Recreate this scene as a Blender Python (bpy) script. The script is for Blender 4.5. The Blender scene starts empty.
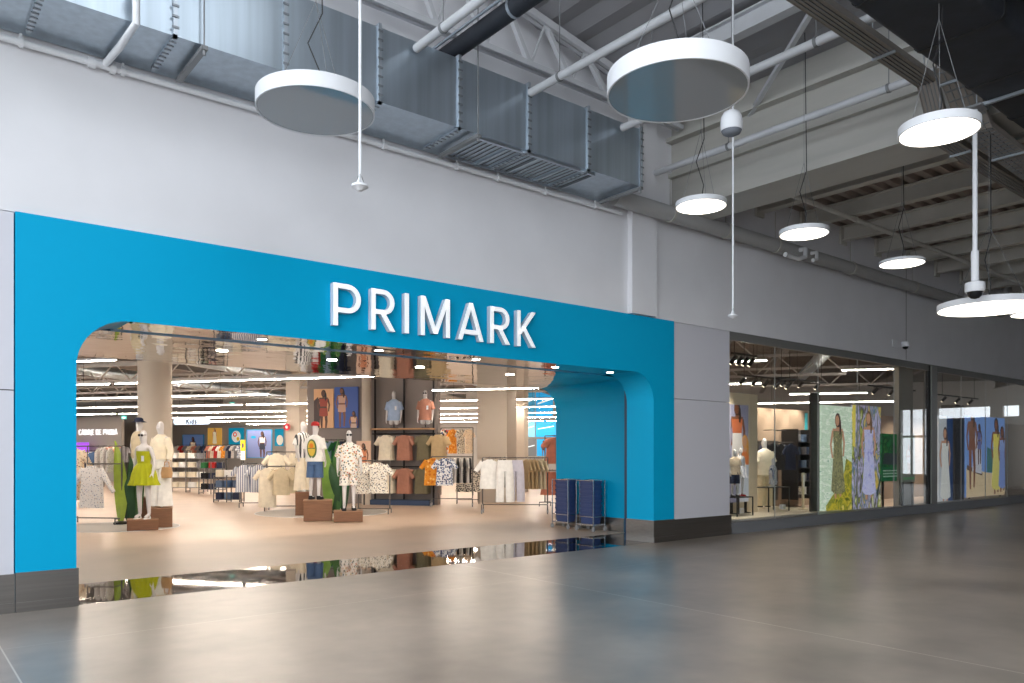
import bpy, bmesh, math, random
from math import sin, cos, pi, radians as R
from mathutils import Vector, Matrix
random.seed(7)
scn = bpy.context.scene
COL = scn.collection

# ------------------------------------------------------------ camera, sky, exposure
F, CX, HY, EYE = 774.0, 512.0, 454.0, 1.6
YAW = R(39.0)
cam = bpy.data.cameras.new('camera'); camo = bpy.data.objects.new('camera', cam); COL.objects.link(camo)
camo.location = (0, 0, EYE); camo.rotation_euler = (R(90), 0, -YAW)
cam.sensor_width = 36; cam.lens = F / 1024 * 36; cam.shift_y = (HY - 341.5) / 1024
cam.clip_start = .05; cam.clip_end = 300
scn.camera = camo
w = bpy.data.worlds.new('sky'); scn.world = w; w.use_nodes = True
bg = w.node_tree.nodes['Background']; bg.inputs[0].default_value = (.88, .94, 1.0, 1); bg.inputs[1].default_value = 4.0
scn.view_settings.view_transform = 'Standard'; scn.view_settings.look = 'None'
scn.view_settings.gamma = 1; scn.view_settings.use_curve_mapping = False
scn.view_settings.exposure = 0.0
try:
    scn.cycles.use_denoising = True; scn.cycles.max_bounces = 8; scn.cycles.sample_clamp_indirect = 6
    scn.cycles.transparent_max_bounces = 16
except Exception: pass
SHOP_LIGHT = 135.0      # strength of the shop's linear lamps
LAMP_LIGHT = 7.0       # strength of the hall's round lamps
SPOT_W = 260.0             # watts of one track spot

# ------------------------------------------------------------ survey helpers (metres from the eye point)
FW = Vector((sin(YAW), cos(YAW), 0)); RT = Vector((cos(YAW), -sin(YAW), 0))
def ray(px): return FW + RT * ((px - CX) / F)
def onz(px, py, z=0.0):
    d = F * (EYE - z) / (py - HY); p = ray(px) * d; p.z = z; return p
def ony(px, Y, z=0.0):
    r = ray(px); p = r * (Y / r.y); p.z = z; return p
def hgt(p, py): return EYE + (HY - py) * (p.x * FW.x + p.y * FW.y) / F
IR = R(-54.4)                                    # the shop's own grid is turned against the hall
UU = Vector((cos(IR), sin(IR), 0)); VV = Vector((-sin(IR), cos(IR), 0))
def uv(u, v, z=0.0): p = UU * u + VV * v; p.z = z; return p
def onv(px, v, z=0.0):
    r = ray(px); p = r * (v / r.dot(VV)); p.z = z; return p

# ------------------------------------------------------------ materials
def lin(c):
    c /= 255.0
    return c / 12.92 if c <= .04045 else ((c + .055) / 1.055) ** 2.4
def rgb(c): return (lin(c[0]), lin(c[1]), lin(c[2]), 1)
MATS = {}
def newmat(name):
    m = bpy.data.materials.new(name); m.use_nodes = True
    nt = m.node_tree; return m, nt, nt.nodes['Principled BSDF']
def mat(name, c, rough=.55, metal=0.0, noise=None, bump=None, spec=None, stretch=None):
    """noise=(scale, amount) mottles the colour; bump=(scale, strength)"""
    if name in MATS: return MATS[name]
    m, nt, b = newmat(name)
    b.inputs['Base Color'].default_value = rgb(c); b.inputs['Roughness'].default_value = rough
    b.inputs['Metallic'].default_value = metal
    if spec is not None: b.inputs['Specular IOR Level'].default_value = spec
    tc = None
    def coord():
        t = nt.nodes.new('ShaderNodeTexCoord'); mp = nt.nodes.new('ShaderNodeMapping')
        nt.links.new(t.outputs['Object'], mp.inputs[0])
        if stretch: mp.inputs['Scale'].default_value = stretch
        return mp.outputs[0]
    if noise:
        tc = coord(); n = nt.nodes.new('ShaderNodeTexNoise'); n.inputs['Scale'].default_value = noise[0]; n.inputs['Detail'].default_value = 5
        nt.links.new(tc, n.inputs['Vector'])
        rp = nt.nodes.new('ShaderNodeValToRGB')
        a = noise[1]; base = Vector(rgb(c)[:3])
        rp.color_ramp.elements[0].position = .3; rp.color_ramp.elements[1].position = .7
        rp.color_ramp.elements[0].color = (*(base * (1 - a)), 1); rp.color_ramp.elements[1].color = (*[min(1, x) for x in base * (1 + a)], 1)
        nt.links.new(n.outputs[0], rp.inputs[0]); nt.links.new(rp.outputs[0], b.inputs['Base Color'])
    if bump:
        tc = tc or coord(); n2 = nt.nodes.new('ShaderNodeTexNoise'); n2.inputs['Scale'].default_value = bump[0]
        nt.links.new(tc, n2.inputs['Vector']); bp = nt.nodes.new('ShaderNodeBump'); bp.inputs['Strength'].default_value = bump[1]
        bp.inputs['Distance'].default_value = .02
        nt.links.new(n2.outputs[0], bp.inputs['Height']); nt.links.new(bp.outputs[0], b.inputs['Normal'])
    MATS[name] = m; return m
def emis(name, c, s):
    if name in MATS: return MATS[name]
    m, nt, b = newmat(name)
    b.inputs['Base Color'].default_value = rgb(c); b.inputs['Emission Color'].default_value = rgb(c); b.inputs['Emission Strength'].default_value = s
    MATS[name] = m; return m
def spots(name, base, cols, scale=14, size=.5, rough=.8):
    """printed cloth: scattered motifs in several colours on a ground colour"""
    if name in MATS: return MATS[name]
    m, nt, b = newmat(name); b.inputs['Roughness'].default_value = rough
    t = nt.nodes.new('ShaderNodeTexCoord'); v = nt.nodes.new('ShaderNodeTexVoronoi'); v.inputs['Scale'].default_value = scale
    nt.links.new(t.outputs['Object'], v.inputs['Vector'])
    sp = nt.nodes.new('ShaderNodeSeparateColor'); nt.links.new(v.outputs['Color'], sp.inputs[0])
    rp = nt.nodes.new('ShaderNodeValToRGB'); rp.color_ramp.interpolation = 'CONSTANT'
    cols = list(cols); els = rp.color_ramp.elements
    els[0].color = rgb(cols[0])
    els[1].position = 1 / len(cols); els[1].color = rgb(cols[min(1, len(cols) - 1)])
    for i in range(2, len(cols)): e = els.new(i / len(cols)); e.color = rgb(cols[i])
    nt.links.new(sp.outputs[0], rp.inputs[0])
    lt = nt.nodes.new('ShaderNodeMath'); lt.operation = 'LESS_THAN'; lt.inputs[1].default_value = size
    nt.links.new(v.outputs['Distance'], lt.inputs[0])
    mx = nt.nodes.new('ShaderNodeMix'); mx.data_type = 'RGBA'
    nt.links.new(lt.outputs[0], mx.inputs[0]); mx.inputs[6].default_value = rgb(base); nt.links.new(rp.outputs[0], mx.inputs[7])
    nt.links.new(mx.outputs[2], b.inputs['Base Color'])
    MATS[name] = m; return m
def stripes(name, c1, c2, scale=9, axis='X', duty=.5, rough=.8, glow=0):
    if name in MATS: return MATS[name]
    m, nt, b = newmat(name); b.inputs['Roughness'].default_value = rough
    t = nt.nodes.new('ShaderNodeTexCoord'); s = nt.nodes.new('ShaderNodeSeparateXYZ'); nt.links.new(t.outputs['Object'], s.inputs[0])
    mu = nt.nodes.new('ShaderNodeMath'); mu.operation = 'MULTIPLY'; mu.inputs[1].default_value = scale
    nt.links.new(s.outputs[axis], mu.inputs[0])
    fr = nt.nodes.new('ShaderNodeMath'); fr.operation = 'FRACT'; nt.links.new(mu.outputs[0], fr.inputs[0])
    gt = nt.nodes.new('ShaderNodeMath'); gt.operation = 'GREATER_THAN'; gt.inputs[1].default_value = duty; nt.links.new(fr.outputs[0], gt.inputs[0])
    mx = nt.nodes.new('ShaderNodeMix'); mx.data_type = 'RGBA'
    nt.links.new(gt.outputs[0], mx.inputs[0]); mx.inputs[6].default_value = rgb(c1); mx.inputs[7].default_value = rgb(c2)
    nt.links.new(mx.outputs[2], b.inputs['Base Color'])
    MATS[name] = m; return m
def blotch(name, cols, scale=3, glow=0, rough=.6, stretch=(1, 1, 1)):
    """an irregular many-coloured print (noise through a constant ramp)"""
    if name in MATS: return MATS[name]
    m, nt, b = newmat(name); b.inputs['Roughness'].default_value = rough
    t = nt.nodes.new('ShaderNodeTexCoord'); mp = nt.nodes.new('ShaderNodeMapping'); mp.inputs['Scale'].default_value = stretch
    nt.links.new(t.outputs['Object'], mp.inputs[0])
    n = nt.nodes.new('ShaderNodeTexNoise'); n.inputs['Scale'].default_value = scale; n.inputs['Detail'].default_value = 4; n.inputs['Distortion'].default_value = .6
    nt.links.new(mp.outputs[0], n.inputs['Vector'])
    rp = nt.nodes.new('ShaderNodeValToRGB'); els = rp.color_ramp.elements; k = len(cols)
    els[0].position = .3; els[0].color = rgb(cols[0]); els[1].position = .7; els[1].color = rgb(cols[-1])
    for i in range(1, k - 1): e = els.new(.3 + .4 * i / (k - 1)); e.color = rgb(cols[i])
    nt.links.new(n.outputs[0], rp.inputs[0]); nt.links.new(rp.outputs[0], b.inputs['Base Color'])
    if glow:
        nt.links.new(rp.outputs[0], b.inputs['Emission Color']); b.inputs['Emission Strength'].default_value = glow
    MATS[name] = m; return m
def pane_glass():
    if 'pane_glass' in MATS: return MATS['pane_glass']
    m = bpy.data.materials.new('pane_glass'); m.use_nodes = True; nt = m.node_tree; nt.nodes.clear()
    o = nt.nodes.new('ShaderNodeOutputMaterial'); tr = nt.nodes.new('ShaderNodeBsdfTransparent'); gl = nt.nodes.new('ShaderNodeBsdfGlossy')
    gl.inputs['Roughness'].default_value = .01; tr.inputs[0].default_value = (.93, .95, .95, 1)
    fr = nt.nodes.new('ShaderNodeFresnel'); ge = nt.nodes.new('ShaderNodeNewGeometry'); mr = nt.nodes.new('ShaderNodeMapRange')
    mr.inputs[3].default_value = 1.5; mr.inputs[4].default_value = 1 / 1.5
    nt.links.new(ge.outputs['Backfacing'], mr.inputs[0]); nt.links.new(mr.outputs[0], fr.inputs[0])
    mx = nt.nodes.new('ShaderNodeMixShader')
    nt.links.new(fr.outputs[0], mx.inputs[0]); nt.links.new(tr.outputs[0], mx.inputs[1]); nt.links.new(gl.outputs[0], mx.inputs[2]); nt.links.new(mx.outputs[0], o.inputs[0])
    MATS['pane_glass'] = m; return m
def concrete_floor():
    m, nt, b = newmat('polished_concrete'); N = nt.nodes.new; L = nt.links.new
    t = N('ShaderNodeTexCoord')
    n1 = N('ShaderNodeTexNoise'); n1.inputs['Scale'].default_value = .75; n1.inputs['Detail'].default_value = 3; n1.inputs['Roughness'].default_value = .6
    n2 = N('ShaderNodeTexNoise'); n2.inputs['Scale'].default_value = 5; n2.inputs['Detail'].default_value = 2
    L(t.outputs['Object'], n1.inputs['Vector']); L(t.outputs['Object'], n2.inputs['Vector'])
    ad = N('ShaderNodeMath'); ad.operation = 'MULTIPLY_ADD'; ad.inputs[1].default_value = .2; L(n2.outputs[0], ad.inputs[0]); L(n1.outputs[0], ad.inputs[2])
    rp = N('ShaderNodeValToRGB'); rp.color_ramp.elements[0].position = .30; rp.color_ramp.elements[1].position = 1.0
    rp.color_ramp.elements[0].color = rgb((108, 100, 92)); rp.color_ramp.elements[1].color = rgb((170, 158, 146)); L(ad.outputs[0], rp.inputs[0])
    s = N('ShaderNodeSeparateXYZ'); L(t.outputs['Object'], s.inputs[0])
    last = rp.outputs[0]
    for ax, pos in (('X', .74), ('X', 6.45), ('X', 12.2), ('X', 18), ('Y', 7.55), ('Y', 1.4)):
        d = N('ShaderNodeMath'); d.operation = 'SUBTRACT'; d.inputs[1].default_value = pos; L(s.outputs[ax], d.inputs[0])
        a = N('ShaderNodeMath'); a.operation = 'ABSOLUTE'; L(d.outputs[0], a.inputs[0])
        c = N('ShaderNodeMath'); c.operation = 'LESS_THAN'; c.inputs[1].default_value = .006 if ax == 'X' else .003; L(a.outputs[0], c.inputs[0])
        mx = N('ShaderNodeMix'); mx.data_type = 'RGBA'; L(c.outputs[0], mx.inputs[0]); L(last, mx.inputs[6]); mx.inputs[7].default_value = rgb((196, 190, 180)); last = mx.outputs[2]
    L(last, b.inputs['Base Color'])
    r2 = N('ShaderNodeMapRange'); r2.inputs[3].default_value = .28; r2.inputs[4].default_value = .33; L(n1.outputs[0], r2.inputs[0]); L(r2.outputs[0], b.inputs['Roughness'])
    b.inputs['Specular IOR Level'].default_value = 1.0
    return m

# ------------------------------------------------------------ mesh helpers
class MB:
    def __init__(s): s.v = []; s.f = []; s.m = []; s.sm = []
    def add(s, vs, fs, m=0, smooth=False):
        o = len(s.v); s.v += [tuple(p) for p in vs]
        for f in fs: s.f.append(tuple(i + o for i in f)); s.m.append(m); s.sm.append(smooth)
        return s
    def box(s, a, b, m=0, M=None):
        x0, y0, z0 = a; x1, y1, z1 = b
        vs = [Vector(p) for p in ((x0, y0, z0), (x1, y0, z0), (x1, y1, z0), (x0, y1, z0), (x0, y0, z1), (x1, y0, z1), (x1, y1, z1), (x0, y1, z1))]
        if M: vs = [M @ p for p in vs]
        return s.add(vs, [(0, 3, 2, 1), (4, 5, 6, 7), (0, 1, 5, 4), (1, 2, 6, 5), (2, 3, 7, 6), (3, 0, 4, 7)], m)
    def cbox(s, c, d, m=0, M=None):
        return s.box((c[0] - d[0] / 2, c[1] - d[1] / 2, c[2] - d[2] / 2), (c[0] + d[0] / 2, c[1] + d[1] / 2, c[2] + d[2] / 2), m, M)
    def beam(s, p, q, wd, ht, m=0):
        """a bar of rectangular section from p to q"""
        p = Vector(p); q = Vector(q); d = (q - p).normalized(); up = Vector((0, 0, 1)) if abs(d.z) < .95 else Vector((1, 0, 0))
        a = d.cross(up).normalized(); b = a.cross(d).normalized(); vs = []
        for c in (p, q):
            for i, j in ((-1, -1), (1, -1), (1, 1), (-1, 1)): vs.append(c + a * (i * wd / 2) + b * (j * ht / 2))
        return s.add(vs, [(0, 1, 2, 3), (7, 6, 5, 4), (0, 4, 5, 1), (1, 5, 6, 2), (2, 6, 7, 3), (3, 7, 4, 0)], m)
    def loft(s, rings, m=0, smooth=True, caps=True, close=True):
        n = len(rings[0]); vs = [p for r in rings for p in r]; fs = []
        for i in range(len(rings) - 1):
            for j in range(n if close else n - 1):
                k = (j + 1) % n; fs.append((i * n + j, i * n + k, (i + 1) * n + k, (i + 1) * n + j))
        s.add(vs, fs, m, smooth)
        if caps:
            s.add(rings[0], [tuple(range(n))[::-1]], m); s.add(rings[-1], [tuple(range(n))], m)
        return s
    def tube(s, pts, r, n=8, m=0, smooth=True, caps=True):
        pts = [Vector(p) for p in pts]; rs = r if isinstance(r, (list, tuple)) else [r] * len(pts); rings = []; pa = None
        for i, p in enumerate(pts):
            d = (pts[min(i + 1, len(pts) - 1)] - pts[max(i - 1, 0)]).normalized()
            if pa is None:
                up = Vector((0, 0, 1)) if abs(d.z) < .9 else Vector((1, 0, 0)); a = d.cross(up).normalized()
            else: a = (pa - d * pa.dot(d)).normalized()
            pa = a; b = d.cross(a).normalized()
            rings.append([p + a * (rs[i] * cos(2 * pi * j / n)) + b * (rs[i] * sin(2 * pi * j / n)) for j in range(n)])
        return s.loft(rings, m, smooth, caps)
    def lathe(s, prof, c=(0, 0, 0), n=24, m=0, smooth=True, caps=True):
        return s.loft([[(c[0] + r * cos(2 * pi * j / n), c[1] + r * sin(2 * pi * j / n), c[2] + z) for j in range(n)] for r, z in prof], m, smooth, caps)
    def prism(s, poly, f, t0, t1, m=0):
        """poly of (a, b); f(a, b, t) -> point"""
        n = len(poly); vs = [f(a, b, t0) for a, b in poly] + [f(a, b, t1) for a, b in poly]
        return s.add(vs, [tuple(range(n))[::-1], tuple(range(n, 2 * n))] + [(j, (j + 1) % n, n + (j + 1) % n, n + j) for j in range(n)], m)
    def stroke(s, pts, wd, f, t0, t1, m=0, closed=False):
        """a flat letter stroke of even width along a 2-D polyline, with thickness"""
        P = [Vector((a, b)) for a, b in pts]; n = len(P); L = []; Rr = []
        for i in range(n):
            d0 = (P[i] - P[i - 1]).normalized() if (i > 0 or closed) else None
            d1 = (P[(i + 1) % n] - P[i]).normalized() if (i < n - 1 or closed) else None
            d0 = d0 or d1; d1 = d1 or d0
            n0 = Vector((-d0.y, d0.x)); n1 = Vector((-d1.y, d1.x)); k = (n0 + n1).normalized(); k *= 1 / max(.35, k.dot(n0))
            L.append(P[i] + k * wd / 2); Rr.append(P[i] - k * wd / 2)
        for i in range(n if closed else n - 1):
            j = (i + 1) % n
            s.prism([L[i], Rr[i], Rr[j], L[j]], lambda a, b, t: f(a, b, t), t0, t1, m)
        return s
def obj(name, mb, mats, parent=None, loc=None, rz=0, bevel=0, sub=0, label=None):
    me = bpy.data.meshes.new(name); me.from_pydata(mb.v, [], mb.f)
    for mm in (mats if isinstance(mats, (list, tuple)) else [mats]): me.materials.append(mm)
    for i, p in enumerate(me.polygons): p.material_index = mb.m[i]; p.use_smooth = mb.sm[i]
    bm = bmesh.new(); bm.from_mesh(me); bmesh.ops.recalc_face_normals(bm, faces=bm.faces); bm.to_mesh(me); bm.free()
    if any(mb.sm): me.set_sharp_from_angle(angle=R(42))
    o = bpy.data.objects.new(name, me); COL.objects.link(o)
    if parent: o.parent = parent
    if loc is not None: o.location = loc
    if rz: o.rotation_euler = (0, 0, rz)
    if bevel:
        b = o.modifiers.new('bevel', 'BEVEL'); b.width = bevel; b.segments = 2; b.limit_method = 'ANGLE'
    if sub:
        q = o.modifiers.new('sub', 'SUBSURF'); q.levels = sub; q.render_levels = sub
    if label: o['label'] = label
    return o
def tag(o, label, cat, group=None, kind=None):
    o['label'] = label; o['category'] = cat
    if group: o['group'] = group
    if kind: o['kind'] = kind
    return o
def thing(name, label, cat, loc=(0, 0, 0), rz=0, group=None):
    o = bpy.data.objects.new(name, None); COL.objects.link(o); o.empty_display_size = .1
    o.location = loc; o.rotation_euler = (0, 0, rz); return tag(o, label, cat, group)
def struct(name, mb, m, **k):
    o = obj(name, mb, m, **k); o['kind'] = 'structure'; return o
def kids(o): return [c for c in bpy.data.objects if c.parent == o]
def dup(src, loc, rz=0, label=None, group=None, mats=None, scale=None):
    """copy of a thing with its parts and sub-parts; mats maps part name stem -> material"""
    r = src.copy(); COL.objects.link(r); r.location = loc; r.rotation_euler = (0, 0, rz)
    if scale: r.scale = scale
    if label: r['label'] = label
    if group: r['group'] = group
    def go(a, b):
        for ch in KID.get(a.name, None) or KID.setdefault(a.name, kids(a)):
            c = ch.copy(); COL.objects.link(c); c.parent = b
            if mats and ch.name.split('.')[0] in mats:
                c.data = recolour(ch, mats[ch.name.split('.')[0]])
            go(ch, c)
    go(src, r)
    if mats and src.type == 'MESH' and src.name.split('.')[0] in mats: r.data = recolour(src, mats[src.name.split('.')[0]])
    return r
KID = {}; RC = {}
def recolour(ob, m):
    k = (ob.data.name, m.name)
    if k not in RC:
        d = ob.data.copy(); d.materials[0] = m; RC[k] = d
    return RC[k]
ORD = ['first', 'second', 'third', 'fourth', 'fifth', 'sixth', 'seventh', 'eighth', 'ninth', 'tenth', 'eleventh', 'twelfth', 'thirteenth', 'fourteenth', 'fifteenth', 'sixteenth']

# ============================================================ THE HALL
Y0 = 9.25                                        # the shop front
white_wall = mat('white_wall', (222, 222, 226), .8, noise=(1.2, .03))
white_paint = mat('white_paint', (222, 224, 228), .5)
steel_white = mat('white_steel', (196, 198, 202), .5, noise=(3, .05))
grey_steel = mat('grey_steel', (120, 122, 124), .45)
deck_grey = mat('roof_sheet', (150, 150, 154), .6, noise=(1.5, .05))
deck_brown = mat('deck_sheet', (158, 144, 136), .65, noise=(2, .12))
girder_paint = mat('girder_paint', (178, 176, 170), .6, noise=(1.2, .10), stretch=(1, .4, 3))
beam_paint = mat('beam_paint', (196, 193, 186), .6, noise=(2, .06))
black_wrap = mat('black_wrap', (34, 38, 46), .6, noise=(4, .25), bump=(6, .3))
galv = mat('galvanised_sheet', (178, 190, 200), .30, .85, noise=(2, .10), stretch=(5, 5, .15))
galv_edge = mat('galvanised_edge', (190, 198, 206), .35, .9)
brushed = mat('brushed_steel_plinth', (128, 124, 120), .30, .85, noise=(2, .08), stretch=(.4, 4, 20))
blue = mat('shop_blue', (0, 162, 208), .45, spec=.12)
dark_blue = mat('slot_blue', (0, 136, 196), .5)
mirror = mat('mirror_soffit', (146, 152, 160), .04, 1.0, bump=(1.5, .34))
cable_black = mat('cable_black', (40, 40, 42), .6)
chrome = mat('bright_metal', (190, 192, 196), .25, 1.0)
floor_m = concrete_floor()

mb = MB(); mb.box((-16, -14, -.2), (46, Y0 + .02, 0)); struct('floor', mb, floor_m)
# shop front wall above the portal and windows
WT = .30; ZH = 4.05
mb = MB()
mb.box((-12, Y0, ZH), (52, Y0 + WT, 11.2))
mb.box((10.1, Y0 - .10, ZH + .01), (10.76, Y0, 7.75))
struct('wall_front', mb, white_wall)
mb = MB(); mb.box((20.75, Y0 - .004, ZH + .02), (20.77, Y0 + .001, 6.5)); struct('trim_1', mb, mat('joint_grey', (110, 110, 110), .8))
# white panels either side of the portal
XL, XR, XW = 1.02, 11.32, 13.05
pm = mat('white_panel', (206, 206, 214), .35)
mb = MB(); mb.box((-16, Y0 - .01, .39), (XL - .012, Y0 + WT, ZH - .01)); mb.box((-16, Y0 - .004, 2.24), (XL - .012, Y0 - .012, 2.25), 1)
struct('wall_left', mb, [pm, cable_black])
mb = MB(); mb.box((XR + .012, Y0 - .01, .39), (XW, Y0 + WT, 2.62)); mb.box((XR + .012, Y0 - .01, 2.63), (XW, Y0 + WT, ZH - .01))
struct('wall_right', mb, pm)
mb = MB(); mb.box((-16, Y0 - .035, 0), (XL - .004, Y0 + .2, .39)); mb.box((-16, Y0 - .045, 0), (XL - .004, Y0 - .03, .10)); struct('baseboard_left', mb, brushed)
mb = MB(); mb.box((XR, Y0 - .035, 0), (XW + .03, Y0 + .3, .39)); struct('baseboard_right', mb, brushed)

# ---- the blue portal
PX0, PX1, PZ, PR = 1.565, 10.75, 3.05, .52
def arch(x0, x1, z1, r, z0=0, n=10):
    p = [(x0, z0)]
    p += [(x0 + r - r * cos(a), z1 - r + r * sin(a)) for a in [pi / 2 * i / n for i in range(n + 1)]]
    p += [(x1 - r + r * sin(a), z1 - r + r * cos(a)) for a in [pi / 2 * i / n for i in range(n + 1)]]
    return p + [(x1, z0)]
portal = thing('shop_portal', 'bright blue shopfront surround with one wide rounded opening and mirrored soffit', 'shopfront', ((XL + XR) / 2, Y0, 0))
off = Vector((-(XL + XR) / 2, -Y0, 0))
def sh(mb): mb.v = [tuple(Vector(p) + off) for p in mb.v]; return mb
inner = arch(PX0, PX1, PZ, PR); n = len(inner)
mb = MB(); yf = Y0 - .03
top_l = [(XL, ZH)] ; vs = []
outer = []
for (x, z) in inner:                              # each arch point gets a partner on the outline
    if x < PX0 + PR - 1e-6 and not (z > PZ - 1e-6): outer.append((XL, z if z < PZ - PR + 1e-6 else PZ - PR + (z - PZ + PR) / PR * (ZH - PZ + PR)))
    elif x > PX1 - PR + 1e-6 and not (z > PZ - 1e-6): outer.append((XR, z if z < PZ - PR + 1e-6 else PZ - PR + (z - PZ + PR) / PR * (ZH - PZ + PR)))
    else: outer.append((x, ZH))
fs = []
for i in range(n - 1): fs.append((i, i + 1, n + i + 1, n + i))
corner = [(XL, ZH), (XR, ZH)]
vs = [(x, yf, max(z, .40)) for x, z in inner] + [(x, yf, max(z, .40)) for x, z in outer] + [(XL, yf, ZH), (XR, yf, ZH)]
iL = max(i for i in range(n) if outer[i][0] == XL); iR = min(i for i in range(n) if outer[i][0] == XR)
fs += [(n + iL, n + iL + 1, 2 * n), (n + iR, 2 * n + 1, n + iR - 1)]
back = [(x, Y0 + WT, z) for x, y, z in vs]; k = len(vs)
fs2 = fs + [tuple(k + i for i in reversed(f)) for f in fs]
fs2 += [(n + i, n + i + 1, k + n + i + 1, k + n + i) for i in range(n - 1) if i not in (iL, iR - 1)]
fs2 += [(n + iL, 2 * n, k + 2 * n, k + n + iL), (2 * n, n + iL + 1, k + n + iL + 1, k + 2 * n), (n + iR - 1, 2 * n + 1, k + 2 * n + 1, k + n + iR - 1), (2 * n + 1, n + iR, k + n + iR, k + 2 * n + 1)]
mb.add(vs + back, fs2); obj('fascia', sh(mb), blue, portal)
def liner(a, y0, y1, m, sel, t=.03):
    """lining of the opening: a strip along the arch points picked by sel, from y0 to y1"""
    out = MB(); idx = [i for i in range(len(a)) if sel(i, a[i])]
    for i, j in zip(idx, idx[1:]):
        (xa, za), (xb, zb) = a[i], a[j]
        d = Vector((xb - xa, zb - za)); nn = Vector((-d.y, d.x)).normalized() * t
        if nn.y < 0 and abs(nn.y) > abs(nn.x): nn = -nn
        out.add([(xa, y0, za), (xb, y0, zb), (xb, y1, zb), (xa, y1, za), (xa + nn.x, y0, za + nn.y), (xb + nn.x, y0, zb + nn.y), (xb + nn.x, y1, zb + nn.y), (xa + nn.x, y1, za + nn.y)],
                [(0, 1, 2, 3), (7, 6, 5, 4), (0, 4, 5, 1), (1, 5, 6, 2), (2, 6, 7, 3), (3, 7, 4, 0)], m, False)
    return out
a2 = arch(PX0 - 1.0, 11.74, PZ, PR)
N1 = 11
soff = lambda i, p: N1 <= i <= N1 + 11
YS0, YS1, YI, YE = 9.87, 10.08, 10.85, 12.92
obj('soffit', sh(MB().add([(PX0 + PR, Y0 - .028, PZ), (PX1 - PR, Y0 - .028, PZ), (PX1 - PR, YS0, PZ), (PX0 + PR, YS0, PZ), (PX0 + PR, Y0 - .028, PZ + .04), (PX1 - PR, Y0 - .028, PZ + .04), (PX1 - PR, YS0, PZ + .04), (PX0 + PR, YS0, PZ + .04)],
    [(0, 1, 2, 3), (7, 6, 5, 4), (0, 4, 5, 1), (1, 5, 6, 2), (2, 6, 7, 3), (3, 7, 4, 0)])), mirror, portal, label='mirrored soffit strip in front of the shutter slot')
obj('soffit', sh(MB().box((PX0 - 1 + PR, YS1, PZ), (11.74 - PR, YE, PZ + .04))), mirror, portal, label='mirrored soffit behind the shutter slot')
obj('jamb', sh(liner(inner, Y0 - .028, YS0, 0, lambda i, p: i <= N1)), [blue], portal)
lin_r = liner(inner, Y0 - .028, YS0, 0, lambda i, p: i >= n - 1 - N1)
obj('jamb', sh(lin_r), [blue], portal)
sl = MB(); sl.box((PX0 + PR - .02, YS0 + .001, PZ - .001), (PX1 - PR + .02, YS1 - .001, PZ + .05)); obj('shutter_slot', sh(sl), dark_blue, portal)
for x in (PX0 - .10, PX1 + .04): obj('shutter_guide', sh(MB().box((x, YS0, 0), (x + .06, YS0 + .1, PZ - .2)).box((x + .02, YS0 - .002, 0), (x + .04, YS0 + .102, PZ - .2))), mat('guide_blue', (6, 44, 76), .4), portal, label='dark shutter guide rail')
obj('inner_jamb', sh(liner(a2, 10.04, YE, 0, lambda i, p: i >= n - 1 - N1, .06)), [blue], portal)
obj('inner_jamb', sh(liner(a2, 10.04, YE, 0, lambda i, p: i <= N1, .06)), [blue], portal)
for x0, x1 in ((PX1 + .12, 11.80), (PX0 - 1.06, PX0 - .12)):
    obj('return_panel', sh(MB().box((x0, 10.0, 0), (x1, 10.04, PZ + .1)).box((x0 + .02, 10.035, .02), (x1 - .02, 10.05, .1))), blue, portal)
for x0, x1 in ((XL, PX0 + .02), (PX1 - .02, XR)):
    pl = MB().box((x0, Y0 - .045, .0), (x1, Y0 - .02, .40)).box((x0, Y0 - .055, 0), (x1, Y0 - .044, .10))
    if x0 == XL: pl.box((PX0, Y0 - .02, 0), (PX0 + .02, YS0, .40))
    else: pl.box((PX1 - .02, Y0 - .02, 0), (PX1 + .0, YS0, .40))
    obj('plinth', sh(pl), brushed, portal, label='brushed steel plinth')
obj('plinth', sh(MB().box((11.72, YI, 0), (11.745, YE, .28))), brushed, portal)
for i, px in enumerate((262, 379, 476, 555, 610)):
    p = ony(px, 9.56); dl = MB().lathe([(.075, 0), (.08, -.006), (.06, -.006)], (p.x, p.y, PZ), 20); obj('downlight', sh(dl), white_paint, portal)
    MBd = MB().lathe([(.058, -.004), (.058, -.008)], (p.x, p.y, PZ), 20); obj('downlight_lens', sh(MBd), emis('downlight_glow', (255, 244, 226), 40), portal)
for px in (222, 332, 420, 510):
    p = ony(px, 11.0); MBd = MB().lathe([(.075, -.0), (.075, -.008)], (p.x, p.y, PZ), 20); obj('downlight_lens', sh(MBd), emis('downlight_glow', (255, 244, 226), 40), portal)
# the box above the soffit that closes the portal to the shop
struct('ceiling_portal', MB().box((.3, Y0 + .28, PZ + .15), (12.4, YE, 5.6)), mat('bulkhead_grey', (120, 118, 116), .8))
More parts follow.
